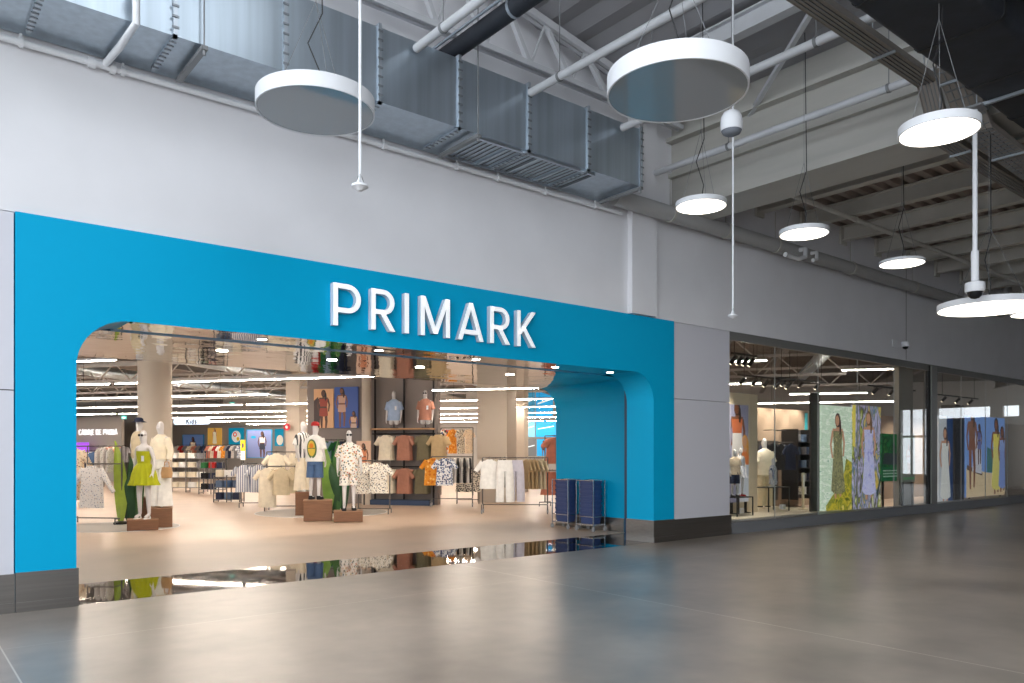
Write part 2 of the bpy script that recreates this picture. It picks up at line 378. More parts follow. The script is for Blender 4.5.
# ---- letters
sign = thing('shop_sign', 'large white raised capital letters above the shop entrance', 'sign', ((ony(331, 9.2).x + ony(535, 9.2).x) / 2, Y0 - .03, 3.252))
letm = emis('letter_white', (244, 246, 248), .35); side_m = mat('letter_side', (196, 204, 214), .5)
LW, LH = .063, .545
def bowl(w, h, y0):
    r = h / 2; s = w - r
    return [(0, y0), (s, y0)] + [(s + r * sin(a), y0 + r - r * cos(a)) for a in [pi * i / 12 for i in range(1, 12)]] + [(s, y0 + h), (0, y0 + h)]
def dg(x0, y0, x1, y1):                           # a slanting stroke cut off level at both ends
    hw = LW / 2 / max(.3, abs(y1 - y0) / math.hypot(x1 - x0, y1 - y0)); return [(x0 - hw, y0), (x0 + hw, y0), (x1 + hw, y1), (x1 - hw, y1)]
GL = {                                            # (stroked lines, slanting strokes)
 'P': lambda w: ([[(0, 0), (0, LH)], bowl(w, .31, LH - LW / 2 - .31)], []),
 'R': lambda w: ([[(0, 0), (0, LH)], bowl(w, .27, LH - LW / 2 - .27)], [dg(w * .45, .25, w + .005, 0)]),
 'I': lambda w: ([[(0, 0), (0, LH)]], []),
 'M': lambda w: ([[(0, 0), (0, LH)], [(w, LH), (w, 0)]], [dg(.01, LH, w / 2, .04), dg(w - .01, LH, w / 2, .04)]),
 'A': lambda w: ([[(w * .2, .12), (w * .8, .12)]], [dg(0, 0, w / 2, LH), dg(w, 0, w / 2, LH)]),
 'K': lambda w: ([[(0, 0), (0, LH)]], [dg(w - .005, LH, w * .05, .19), dg(w * .30, .30, w, 0)])}
for ch, p0, p1 in (('P', 331.5, 361), ('R', 369.5, 394.5), ('I', 403, 409), ('M', 419, 450), ('A', 456.5, 483.5), ('R', 488.5, 509.5), ('K', 515.5, 535.5)):
    xa = ony(p0 + 2.0, 9.127).x + LW / 2; xb = ony(p1, 9.127).x - LW / 2; wd = max(.001, xb - xa); x0_ = xa - sign.location.x
    g = MB()
    for t0, t1, k in ((-.085, -.006, 1), (-.093, -.085, 0)):
        lines, slants = GL[ch](wd); fn = lambda a, b, t: (x0_ + a, t, b)
        for st in lines: g.stroke(st, LW, fn, t0, t1, k)
        for poly in slants: g.prism(poly, fn, t0, t1, k)
    g.cbox((x0_ + (wd * .2 if ch == 'A' else 0), -.003, .12 if ch == 'A' else .2), (.03, .012, .04), 1)
    obj('letter', g, [letm, side_m], sign)

# ---- shop windows to the right
ZL, ZG = .23, 4.02
sill = mat('sill_grey', (120, 122, 126), .4)
struct('trim_2', MB().box((XW + .03, Y0 - .02, 0), (40, Y0 + .32, ZL)).box((XW + .03, Y0 - .03, ZL - .03), (40, Y0 + .02, ZL)), sill)
struct('trim_3', MB().box((XW, Y0 + .02, ZG - .14), (40, Y0 + .10, ZG + .03)), mat('head_frame', (112, 112, 110), .5))
gx = [XW + .02, 14.75, 16.5, 18.3, 20.2, 22.15]; gx2 = [22.62, 24.4, 26.2, 28, 29.8, 31.6, 33.4]
for i, (a, b) in enumerate(list(zip(gx, gx[1:])) + list(zip(gx2, gx2[1:]))):
    w = struct('window_%d' % (i + 1), MB().box((a + .004, Y0 + .05, ZL), (b - .004, Y0 + .062, ZG - .12)), pane_glass())
    if a not in (gx[0], gx2[0]):
        q = MB().box((a - .006, Y0 + .046, ZL), (a + .006, Y0 + .066, ZG - .13)); obj('glass_joint', q, mat('joint_clear', (150, 152, 150), .4), w)
mu = MB().box((22.27, Y0 - .02, ZL), (22.60, Y0 + .2, ZG)); mu2 = MB().box((22.15, Y0 + .02, ZL), (22.27, Y0 + .1, ZG), 0)
struct('trim_4', mu, mat('mullion_grey', (128, 128, 124), .4)); struct('trim_5', mu2, cable_black)

# ---- roof, end wall, glazing
def zr(x): return 8.35 - .17 * (x - 7.76)
roof = MB()
xs = [-4 + .25 * i for i in range(int((11.3 + 4) / .25) + 1)]
prof = []
for i, x in enumerate(xs): prof.append((x, zr(x) + (.05 if i % 2 else 0)))
def roof_sheet(pr, y0, y1):
    tp = [(x, y0, z) for x, z in pr] + [(x, y1, z) for x, z in pr]; k = len(pr)
    roof.add(tp + [(x, y, z + .25) for x, y, z in tp], [(i, i + 1, k + i + 1, k + i) for i in range(k - 1)] + [(2 * k + i, 3 * k + i, 3 * k + i + 1, 2 * k + i + 1) for i in range(k - 1)])
roof_sheet(prof, 4.2, Y0 + .3); roof_sheet(prof, -14, -1)              # an unseen rooflight is left open between them to brighten the duct and wall
roof_sheet([p for p in prof if p[0] > 4.9], -1, 4.2); roof_sheet([p for p in prof if p[0] < 1.4], -1, 4.2)
for y in (.6, 2.4): roof.box((1.2, y - .05, 8.9), (5.0, y + .05, 9.1))
struct('ceiling', roof, deck_grey)
# low bay: trapezoidal deck, ribs running along the shop front
dk = MB(); pts = []; y = -14.0
while y < Y0 + .2: pts += [(y, 6.93), (y + .12, 6.93), (y + .16, 7.02), (y + .27, 7.02)]; y += .31
k = len(pts); v = [(11.9, y, z) for y, z in pts] + [(46, y, z) for y, z in pts]
dk.add(v + [(x, y, z + .15) for x, y, z in v], [(i, i + 1, k + i + 1, k + i) for i in range(k - 1)] + [(2 * k + i, 3 * k + i, 3 * k + i + 1, 2 * k + i + 1) for i in range(k - 1)])
struct('ceiling_low_bay', dk, deck_brown)
wb = MB().box((.8, -11.3, 0), (46, -11, 9.6)).box((-12, -11.3, 0), (.8, -11, .4))
for x in (-12, -9, -6, -3): wb.box((x, -11.25, .4), (x + .12, -11.05, 9.9))
struct('wall_back', wb, white_wall)
we = MB(); EX = 44                               # end wall of the hall: a glazed door, a strip of high windows
for a, b, c, d in ((-11, -1.3, 0, 7), (.45, 9.4, 0, 3.5), (-1.3, 9.4, 4.05, 7), (.45, .62, 3.5, 4.05), (3.2, 3.75, 3.5, 4.05), (4.5, 9.4, 3.5, 4.05)): we.box((EX, a, c), (EX + .3, b, d))
for y in (-.75, -.1): we.box((EX + .05, y - .04, 0), (EX + .2, y + .04, 4.05))
we.box((EX + .05, -1.3, 2.5), (EX + .2, .45, 2.62)); we.box((EX + .05, -1.3, 0), (EX + .2, .45, .5))
struct('wall_end', we, mat('end_wall', (150, 150, 150), .7))
# girder between the two bays
gd = MB(); gd.box((11.28, -11, 6.1), (11.84, Y0, 7.95)); gd.box((11.08, -11, 5.97), (12.0, Y0, 6.10)); gd.box((11.18, -11, 6.66), (11.30, Y0, 6.74)); gd.box((11.12, -11, 7.30), (11.95, Y0, 7.38))
struct('ceiling_girder', gd, girder_paint)
def ibeam(mb, p, q, wd, h, tf=.025, tw=.02):
    p = Vector(p); q = Vector(q); z = Vector((0, 0, 1))
    mb.beam(p + z * tf / 2, q + z * tf / 2, wd, tf); mb.beam(p + z * (h - tf / 2), q + z * (h - tf / 2), wd, tf); mb.beam(p + z * h / 2, q + z * h / 2, tw, h - 2 * tf)
    return mb
for i in range(14):
    x = 12.35 + 1.7 * i
    b = ibeam(MB(), (x, -11, 6.58), (x, Y0 - .02, 6.58), .20, .34)
    b.box((x - .14, Y0 - .06, 6.5), (x + .14, Y0 - .01, 6.92))
    o = struct('ceiling_beam', b, beam_paint)
ibm = ibeam(MB(), (9.7, -11, 7.70), (9.7, Y0 - .02, 7.70), .18, .30); struct('ceiling_beam', ibm, steel_white)
ibm = ibeam(MB(), (3.6, -11, 8.72), (3.6, Y0 - .02, 8.72), .18, .32); struct('ceiling_beam', ibm, steel_white)
struct('ceiling_brace', MB().beam((9.75, 5.55, 7.64), (11.3, 7.6, 7.30), .07, .07), steel_white)
# the lattice truss along the wall
tr = thing('roof_truss', 'white steel lattice truss under the grey roof above the metal air duct', 'truss', (5.5, 8.9, 7.4))
tx = lambda mb: (setattr(mb, 'v', [tuple(Vector(p) - tr.location) for p in mb.v]), mb)[1]
TY = 8.9; xa, xb = -4.0, 11.1
obj('lower_chord', tx(MB().beam((xa, TY - .05, 7.45), (xb, TY - .05, 7.45), .05, .08).beam((xa, TY + .05, 7.45), (xb, TY + .05, 7.45), .05, .08)), steel_white, tr)
obj('upper_chord', tx(MB().beam((xa, TY - .05, zr(xa) - .14), (xb, TY - .05, zr(xb) - .14), .06, .11).beam((xa, TY + .05, zr(xa) - .14), (xb, TY + .05, zr(xb) - .14), .06, .11)), steel_white, tr)
x = 7.56 - .84 * 13
while x < xb - .2:
    obj('diagonal', tx(MB().beam((x - .52, TY, zr(x - .52) - .16), (x, TY, 7.45), .07, .07)), steel_white, tr)
    obj('diagonal', tx(MB().beam((x + .30, TY, zr(x + .3) - .16), (x, TY, 7.45), .03, .03)), steel_white, tr)
    x += .84
# second lattice truss nearer the eye is out of the picture; its purlins are the beams above

# ---- the big metal air duct
DX0, DX1, DY0, DY1, DZ0, DZ1 = -7.0, 9.34, 8.25, 9.2, 5.84, 6.74
duct = thing('air_duct', 'large galvanised rectangular air duct running along the white wall', 'air duct', (1, 8.7, DZ0))
dx = lambda mb: (setattr(mb, 'v', [tuple(Vector(p) - duct.location) for p in mb.v]), mb)[1]
obj('duct_body', dx(MB().box((DX0, DY0, DZ0), (DX1, DY1, DZ1))), galv, duct)
fx = [9.30, 8.13, 6.97, 5.79, 4.62, 3.44, 2.28, 1.11, -.06, -1.2, -2.4]
for i, x in enumerate(fx):
    q = MB()
    for a, b in (((x - .02, DY0 - .035, DZ0 - .035), (x + .02, DY0 + .0, DZ1 + .035)), ((x - .02, DY0 - .035, DZ0 - .035), (x + .02, DY1 - .12, DZ0)), ((x - .02, DY0, DZ1), (x + .02, DY1, DZ1 + .035))): q.box(a, b)
    for j in range(8):
        z = DZ0 + .06 + j * .11; q.box((x - .034, DY0 - .045, z), (x + .034, DY0 - .034, z + .022), 1)
    for j in range(8):
        y = DY0 + .05 + j * .095; q.box((x - .034, y, DZ0 - .045), (x + .034, y + .022, DZ0 - .034), 1)
    obj('flange', dx(q), [galv_edge, mat('clip_dark', (140, 146, 152), .4, .6)], duct)
for px in (378, 463, 540, 566):
    pass
gr = MB(); gx0, gx1 = 6.15, 8.35
for y in (DY0 + .08, DY1 - .10): gr.box((gx0, y - .02, DZ0 - .03), (gx1, y + .02, DZ0))
for j in range(5):
    x = gx0 + (gx1 - gx0) * j / 4; gr.box((x - .018, DY0 + .08, DZ0 - .03), (x + .018, DY1 - .1, DZ0))
g_ = obj('outlet_grille', dx(gr), galv_edge, duct)
gs = MB()
for j in range(26):
    x = gx0 + (gx1 - gx0) * (j + .5) / 26; gs.box((x - .004, DY0 + .1, DZ0 - .012), (x + .004, DY1 - .12, DZ0 - .001))
obj('grille_slats', dx(gs), grey_steel, g_)
for x in (2.55, 6.05, 9.22):
    q = MB().box((x - .03, DY0 - .1, DZ0 - .09), (x + .03, DY1 - .14, DZ0 - .047)); q.tube([(x, DY0 - .07, DZ0 - .13), (x, DY0 - .07, zr(x) + .02)], .008, 6); q.tube([(x, DY0 - .07, DZ0 - .14), (x, DY0 - .07, DZ0 - .04)], .018, 6)
    obj('hanger', dx(q), grey_steel, duct)
# thin pipe on the wall below the duct
pp = thing('sprinkler_pipe', 'thin white pipe clipped along the wall just under the metal air duct', 'pipe', (3, Y0 - .08, 5.74))
py_, pz_ = Y0 - .09, 5.74
px_ = lambda mb: (setattr(mb, 'v', [tuple(Vector(p) - pp.location) for p in mb.v]), mb)[1]
obj('pipe', px_(MB().tube([(-9, py_, pz_), (9.85, py_, pz_)], .034, 10)), white_paint, pp)
for x in (1.06, 2.0, 3.6, 5.2, 6.4, 7.15, 8.1, 9.2):
    obj('clip', px_(MB().tube([(x - .02, py_, pz_), (x + .02, py_, pz_)], .05, 10).box((x - .015, py_, pz_ - .01), (x + .015, Y0 - .002, pz_ + .01)).box((x - .012, py_ - .01, pz_), (x + .012, py_ + .01, pz_ + .09))), white_paint, pp)
x0 = ony(105, py_).x
obj('riser', px_(MB().tube([(x0 - .1, py_ - .0, pz_), (x0, py_ - .02, pz_ + .02), (x0 + .04, py_ - .5, pz_ + .02), (x0 + .06, DY0 - .16, pz_ + .02), (x0 + .06, DY0 - .16, 6.4), (x0 + .06, DY0 - .16, zr(x0 + .06) - .004)], .036, 10).tube([(x0 + .06, DY0 - .16, 6.02), (x0 + .06, DY0 - .16, 6.08)], .056, 10).tube([(x0 - .16, py_, pz_), (x0 - .09, py_, pz_)], .055, 10).tube([(x0 + .05, py_, pz_), (x0 + .10, py_, pz_)], .055, 10)), white_paint, pp)
# fat pipe along the wall to the right
fp = thing('wall_pipe', 'thick grey pipe running along the top of the wall right of the pilaster', 'pipe', (16, Y0 - .2, 5.9))
fq = lambda mb: (setattr(mb, 'v', [tuple(Vector(p) - fp.location) for p in mb.v]), mb)[1]
obj('pipe', fq(MB().tube([(9.5, Y0 - .24, 5.91), (26.6, Y0 - .24, 5.91), (27.0, Y0 - .24, 6.1), (27.05, Y0 - .24, 6.9)], .14, 16)), mat('pipe_grey', (170, 170, 170), .6), fp)
for x in (10.95, 12.6, 14.3, 17.4, 20.6, 23.8): obj('pipe_clamp', fq(MB().tube([(x - .03, Y0 - .24, 5.91), (x + .03, Y0 - .24, 5.91)], .155, 16).tube([(x, Y0 - .24, 6.04), (x, Y0 - .24, 6.6)], .008, 6).box((x - .02, Y0 - .24, 5.88), (x + .02, Y0 - .01, 5.94))), girder_paint, fp)
ox = Vector((14.9, Y0 - .53, 5.70)) - fp.location
obj('drain_stub', MB().tube([ox + Vector(q) for q in ((-.7, 0, -.05), (-.2, 0, -.06), (.05, 0, .02), (.1, .02, .2), (.1, .2, .21))], .05, 10), white_paint, fp); obj('drain_stub', MB().tube([ox + Vector(q) for q in ((.35, 0, -.0), (.5, 0, .05), (.55, .02, .2), (.55, .2, .21))], .04, 10), white_paint, fp)
# branch pipes across the hall
for i, (x, y1, lab) in enumerate(((5.11, 8.19, 'white branch pipe crossing the ceiling next to the black pipe'), (6.97, 8.19, 'white branch pipe crossing the ceiling left of the unlit round lamp by the duct'), (8.82, 8.19, 'white branch pipe crossing the ceiling behind the larger unlit round lamp'), (10.70, Y0 - .11, 'white branch pipe reaching the wall pilaster'))):
    t = thing('branch_pipe', lab, 'pipe', (x, 4, 6.62), group='white branch pipes')
    obj('pipe', MB().tube([(0, -14, 0), (0, y1 - 4, 0)], .055, 12), steel_white, t)
    for y in (7.6, 5.0, 2.0):
        zt = zr(x) - .0 - 6.62
        obj('hanger', MB().tube([(0, y - 4.02, 0), (0, y - 3.98, 0)], .065, 12).tube([(0, y - 4, .05), (0, y - 4, zt)], .007, 6), grey_steel, t)
t = thing('black_pipe', 'black insulated pipe crossing above the metal air duct', 'pipe', (5.86, 4, 6.95))
obj('pipe', MB().tube([(0, -14, 0), (0, Y0 - 4.02, 0)], .115, 14), black_wrap, t)
for y in (7.2, 4.5): obj('pipe_strap', MB().tube([(0, y - 4.02, 0), (0, y - 3.98, 0)], .122, 14).tube([(0, y - 4, .11), (0, y - 4, zr(5.86) - 6.95)], .007, 6), galv_edge, t)
obj('conduit', MB().tube([(-.17, -14, .06), (-.17, Y0 - 4.1, .06)], .02, 8), galv_edge, t)
for x in (3.0,):
    pass
# cable trays and black ducts, right
trm = mat('tray_grey', (140, 134, 128), .5, .2)
def tray(path, wd, name_label, perf=False):
    t = thing('cable_tray', name_label, 'cable tray', path[0]); o = Vector(path[0])
    q = MB(); c = MB()
    P = [Vector(p) - o for p in path]
    for a, b in zip(P, P[1:]):
        q.beam(a, b, wd, .012)
        d = (b - a).normalized(); sd = Vector((0, 1, 0)) * (wd / 2)
        q.beam(a + sd + Vector((0, 0, .03)), b + sd + Vector((0, 0, .03)), .012, .08); q.beam(a - sd + Vector((0, 0, .03)), b - sd + Vector((0, 0, .03)), .012, .08)
        for oy in (-.6, -.2, .2, .6): q.beam(a + sd * oy - Vector((0, 0, .012)), b + sd * oy - Vector((0, 0, .012)), .012, .012, 1)
        L = (b - a).length; kk = int(L / .12)
        for i in range(kk if perf else 0):
            m_ = a + d * (i + .5) * L / kk; q.beam(m_ - sd * .95 - Vector((0, 0, .012)), m_ + sd * .95 - Vector((0, 0, .012)), .02 if not perf else .05, .008, 1 if perf else 0)
    obj('tray', q, [trm, grey_steel], t)
    for j in range(5):
        oy = (j - 2) * wd * .17
        obj('cable', MB().tube([p + Vector((0, oy, .035 + .01 * (j % 2))) for p in P], .018, 6), mat('cable_grey', (92, 88, 86), .6), t)
    for a, b in zip(P, P[1:]):
        m_ = (a + b) / 2; zt = (zr(m_.x + o.x) if m_.x + o.x < 11.1 else 6.93) - o.z
        obj('hanger', MB().tube([m_ + Vector((0, wd / 2 + .012, -.02)), Vector((m_.x, m_.y + wd / 2 + .012, zt))], .007, 6).beam(m_ - Vector((0, wd / 2 + .02, .03)), m_ + Vector((0, wd / 2 + .02, -.03)), .03, .03), galv_edge, t)
    return t
tray([(5.0, 4.46, 6.46), (8.2, 4.46, 6.46), (10.62, 4.46, 6.46), (11.04, 4.46, 5.84), (12.3, 4.46, 5.80), (30, 4.46, 5.80)], .24, 'narrow grey cable tray dipping under the big girder')
tray([(10.22, 4.02, 6.42), (10.58, 4.02, 6.18), (11.02, 4.02, 5.80), (13.2, 4.02, 5.72), (30, 4.02, 5.72)], .36, 'wide perforated cable tray dropping beside the black duct', True)
def bduct(y0, y1, z0, h, x0, x1, lab):
    t = thing('black_duct', lab, 'air duct', (x0, (y0 + y1) / 2, z0)); wdt = y1 - y0
    r = .07; sec = []
    for cx_, cz, a0 in ((wdt / 2 - r, r, -90), (wdt / 2 - r, h - r, 0), (-wdt / 2 + r, h - r, 90), (-wdt / 2 + r, r, 180)):
        for i in range(5): a = R(a0 + i * 22.5); sec.append((cx_ + r * cos(a), cz + r * sin(a)))
    obj('duct_body', MB().loft([[(x, y, z) for y, z in sec] for x in (0, x1 - x0)], smooth=True), black_wrap, t)
    x = .6
    while x < x1 - x0:
        obj('seam', MB().loft([[(x + dx_, y * 1.02, h / 2 + (z - h / 2) * 1.03) for y, z in sec] for dx_ in (-.03, .03)]), mat('seam_black', (16, 18, 22), .5), t); x += 1.32
    for x in (3.72, 6.3): obj('hanger', MB().beam((x, -wdt / 2 - .1, -.03), (x, wdt / 2 + .1, -.03), .04, .04).tube([(x, wdt / 2 + .06, -.05), (x, wdt / 2 + .06, h + .55)], .007, 6).tube([(x, -wdt / 2 - .06, -.05), (x, -wdt / 2 - .06, h + .55)], .007, 6), galv_edge, t)
bduct(2.85, 3.70, 5.86, .62, 6.6, 15.5, 'large black wrapped air duct crossing the top right, left of the two')
bduct(1.5, 2.55, 5.98, .52, 6.6, 15.5, 'large black wrapped air duct at the far top right corner')
t = thing('branch_pipe', 'thin grey pipe running along under the low bay beams', 'pipe', (14, 8.05, 6.5))
obj('pipe', MB().tube([(-1.9, 0, 0), (24, 0, 0)], .05, 10), beam_paint, t)
for x in (-1.65, 1.75, 5.15): obj('clip', MB().tube([(x - .02, 0, 0), (x + .02, 0, 0)], .06, 10).tube([(x, 0, .04), (x, 0, .10)], .01, 6), beam_paint, t)

# ---- round lamps
glow = emis('lamp_glow', (255, 244, 226), LAMP_LIGHT)
unlit = mat('lamp_gloss', (150, 156, 160), .06, spec=.9)
def lamp(px, py, D, w_px, lit, lab, hh):
    d = F * D / w_px; p = ray(px) * d; z = EYE + (HY - py) * d / F
    t = thing('ceiling_lamp', lab, 'lamp', (p.x, p.y, z), group='round hanging lamps')
    r = D / 2; up = (zr(p.x) if p.x < 11.1 else 6.93) - z
    obj('housing', MB().lathe([(r - .014, .03), (r - .014, 0), (r, 0), (r, hh), (r - .02, hh + .006), (.0 + .02, hh + .006)], n=56), white_paint, t)
    obj('diffuser', MB().lathe([(r - .016, .004), (r - .016, .028)], n=56), glow if lit else unlit, t, label='lit white diffuser' if lit else 'glossy unlit diffuser')
    for a in (20, 140, 260):
        obj('suspension_wire', MB().tube([(r * .75 * cos(R(a)), r * .75 * sin(R(a)), hh), (0, 0, hh + min(1.0, up * .5))], .003, 5), grey_steel, t)
    obj('suspension_wire', MB().tube([(0, 0, hh + min(1.0, up * .5)), (0, 0, up + .02)], .003, 5), grey_steel, t)
    obj('cable', MB().tube([(.0, 0, hh), (.06, 0, hh + .25), (-.08, .02, hh + .55), (.07, 0, hh + .9), (.03, 0, up - .1), (.02, 0, up + .02)], .007, 6), cable_black, t)
    obj('gear_tray', MB().cbox((0, 0, hh + .03), (.16, .09, .05)), white_paint, t)
    return t
lamp(316, 112.5, 1.2, 116, False, 'large unlit round lamp hanging in front of the metal air duct', .15)
lamp(677, 93.5, 1.2, 139, False, 'largest unlit round lamp hanging in the middle of the ceiling', .16)
lamp(701, 207, .7, 50, True, 'small lit round lamp hanging beside the wall pilaster', .07)
lamp(804, 234.5, .7, 47, True, 'small lit round lamp hanging below the big girder', .07)
lamp(902, 264, .7, 42, True, 'small lit round lamp hanging under the low bay beams', .05)
lamp(939, 133, .7, 74, True, 'lit round lamp hanging just below the cable tray', .08)
lamp(989, 309, 1.2, 92, True, 'wide lit round lamp hanging behind the camera pole at right', .08)
lamp(1036, 314.5, .7, 44, True, 'lit round lamp cut by the right edge of the picture', .05)
# ---- hanging sensors, bell, camera pole
def dropper(px, py, d, lab, r=.065):
    p = ray(px) * d; z = EYE + (HY - py) * d / F; t = thing('hanging_sensor', lab, 'sensor', (p.x, p.y, z), group='sensors on long rods')
    up = zr(p.x) - z
    obj('sensor_head', MB().lathe([(.02, -.03), (.03, -.02), (r, 0), (r, .015), (.03, .03), (.012, .07)], n=20), white_paint, t)
    obj('rod', MB().tube([(0, 0, .02), (0, 0, up + .02)], .012, 8), white_paint, t)
    for a in (0, 2.1, 4.2): obj('stay', MB().tube([(r * .7 * cos(a), r * .7 * sin(a), .01), (0, 0, .12)], .003, 5), grey_steel, t)
dropper(360, 187, 6.0, 'small white ceiling sensor on a long rod in front of the duct')
dropper(733, 316, 10.0, 'small white ceiling sensor on a long rod before the right window')
d = 9.0; p = ray(731.5) * d
t = thing('hanging_speaker', 'white bell shaped speaker hanging beside the largest round lamp', 'speaker', (p.x, p.y, EYE + (HY - 136) * d / F))
obj('shell', MB().lathe([(.123, .06), (.125, .16), (.118, .22), (.09, .27), (.04, .295), (.01, .30)], n=28), white_paint, t)
obj('grille', MB().lathe([(.01, 0), (.06, .008), (.10, .03), (.118, .062)], n=28), mat('speaker_grey', (120, 126, 136), .6), t)
obj('wire', MB().tube([(0, 0, .29), (0, 0, zr(p.x) - t.location.z + .02)], .004, 5), grey_steel, t)
d = 9.45; p = ray(975) * d; zb = EYE + (HY - 297) * d / F
t = thing('camera_pole', 'white ceiling pole with a dome security camera at its lower end', 'security camera', (p.x, p.y, zb))
obj('pole', MB().tube([(0, 0, .55), (0, 0, 5.83 - zb)], .028, 10).tube([(0, 0, .15), (0, 0, .56)], .045, 10), white_paint, t)
obj('mount_plate', MB().cbox((0, 0, 5.815 - zb), (.22, .22, .03)), grey_steel, t)
obj('camera_housing', MB().lathe([(.105, .06), (.11, .08), (.11, .17), (.09, .18)], n=24), white_paint, t)
obj('camera_dome', MB().lathe([(.005, -.025), (.045, -.015), (.075, .015), (.085, .06)], n=24), mat('smoked_dome', (20, 22, 26), .08), t)
p = ony(905, Y0 - .09); z = hgt(p, 346)
t = thing('wall_camera', 'small white dome security camera on the wall above the windows', 'security camera', (p.x, Y0 - .002, z))
obj('camera_bracket', MB().box((-.55, -.03, -.05), (-.25, 0, .12)).box((-.3, -.02, -.02), (-.08, 0, .03)), white_paint, t); obj('camera_body', MB().lathe([(.10, .1), (.10, .0), (.085, -.02)], (0, -.10, 0), 18), white_paint, t); obj('camera_dome', MB().lathe([(.08, -.02), (.06, -.07), (.01, -.09)], (0, -.10, 0), 18), mat('smoked_dome', (20, 22, 26), .08), t)
# ---- green exit sign, top left
t = thing('exit_sign', 'green emergency exit sign cut by the top edge of the picture', 'sign', (.98, 8.06, 5.70))
obj('sign_box', MB().cbox((0, 0, .1), (.32, .03, .2)), emis('exit_green', (0, 150, 90), .6), t, bevel=.004)
ex = MB(); f_ = lambda a, b, tt: (a, tt, b)
ex.stroke([(-.11, .05), (-.11, .15), (.02, .15), (.02, .05)], .012, f_, -.0175, -.015); ex.stroke([(.13, .1), (.06, .1)], .014, f_, -.0175, -.015); ex.stroke([(.09, .07), (.06, .1), (.09, .13)], .012, f_, -.0175, -.015)
obj('pictogram', ex, emis('sign_white', (235, 245, 240), .6), t)
obj('bracket', MB().tube([(0, 0, .2), (0, 0, .3), (0, .16, .3)], .008, 6), grey_steel, t)

# ============================================================ THE SHOP
shop_floor = mat('shop_floor', (196, 172, 152), .38, noise=(1.0, .06))
black_tile = mat('black_tile', (14, 13, 13), .03, spec=.9)
shop_wall = mat('shop_wall', (176, 170, 164), .7)
shop_ceil = mat('shop_ceiling', (108, 102, 98), .8, noise=(2, .2))
col_paint = mat('column_paint', (196, 184, 170), .7, noise=(1, .03))
black_metal = mat('black_metal', (36, 35, 36), .45, .3)
frame_grey = mat('fixture_grey', (104, 100, 98), .4, .5)
wood = mat('shelf_oak', (176, 132, 88), .5, noise=(2, .12), stretch=(1, 12, 12))
walnut = mat('podium_walnut', (122, 84, 58), .55, noise=(2, .15), stretch=(2, 2, 14))
struct('floor_shop', MB().box((-40, 10.75, -.2), (80, 80, 0)).box((12.4, Y0 + .30, -.2), (46, 10.75, 0)), shop_floor)
struct('floor_threshold', MB().box((PX0 - 1.1, Y0 + .02, -.2), (12.4, 10.75, 0)), black_tile)
struct('ceiling_shop', MB().box((-40, YE, 5.6), (80, 80, 5.8)).box((12.4, Y0 + .3, 5.6), (80, YE, 5.8)).box((-40, Y0 + .3, 5.6), (.3, YE, 5.8)), shop_ceil)
def grid_wall(name, u0, u1, v0, v1, z0, z1, m):
    q = MB(); c = [uv(u0, v0), uv(u1, v0), uv(u1, v1), uv(u0, v1)]
    q.add([Vector((p.x, p.y, z0)) for p in c] + [Vector((p.x, p.y, z1)) for p in c], [(0, 3, 2, 1), (4, 5, 6, 7), (0, 1, 5, 4), (1, 2, 6, 5), (2, 3, 7, 6), (3, 0, 4, 7)])
    return struct(name, q, m)
grid_wall('wall_shop_back', -52, 21.5, 47.5, 47.8, 0, 5.6, shop_wall)
grid_wall('wall_fitting_rooms', -52, -33.5, 37, 37.2, 0, 3.7, shop_wall)
grid_wall('wall_shop_left', -52.2, -52, 6, 47.8, 0, 5.6, shop_wall)
grid_wall('wall_display', -13.3, -8.72, 22.85, 23.1, 0, 4.15, mat('display_grey', (138, 128, 124), .7))
# columns
def column(name, px, v, w, dpt, h=5.6, round_=False):
    p = onv(px, v)
    if round_: q = MB().lathe([(w / 2, 0), (w / 2, h)], (0, 0, 0), 32)
    else: q = MB().cbox((0, dpt / 2, h / 2), (w, dpt, h))
    o = struct(name, q, col_paint, loc=p, rz=IR); return o
column('column_round', 155, 16.15, .79, 0, round_=True)
column('column_middle', 292.5, 28.5, .62, .62)
column('column_right', 492, 24.3, 1.02, 1.2)
column('column_far', 516, 31.0, .7, .7)
column('column_pipe', 366.5, 22.4, .30, 0, 4.15, True)
# ceiling services: beams, trusses, ducts, trays
for i, u in enumerate(range(-40, 16, 6)):
    a, b = uv(u, 8 if u < -8 else 14, 5.12), uv(u, 47, 5.12)
    if a.y < 13: a += (b - a).normalized() * ((13 - a.y) / VV.y)
    struct('ceiling_shop_beam', ibeam(MB(), a, b, .22, .42), mat('shop_steel', (128, 124, 122), .6))
for i, v in enumerate((15.4, 19.8, 24.2, 28.6, 33.0)):
    q = MB(); u0, u1 = -40, 14
    lo = max(u0, -40); P = lambda u, z: uv(u, v, z)
    us = [u for u in [-38 + 1.5 * k for k in range(36)] if P(u, 0).y > 13.2]
    q.beam(P(us[0], 4.35), P(us[-1], 4.35), .07, .09).beam(P(us[0], 5.05), P(us[-1], 5.05), .07, .09)
    for a, b in zip(us, us[1:]): q.beam(P(a, 4.35), P((a + b) / 2, 5.05), .04, .04).beam(P((a + b) / 2, 5.05), P(b, 4.35), .04, .04)
    struct('ceiling_shop_truss', q, mat('shop_steel_light', (166, 162, 158), .6))
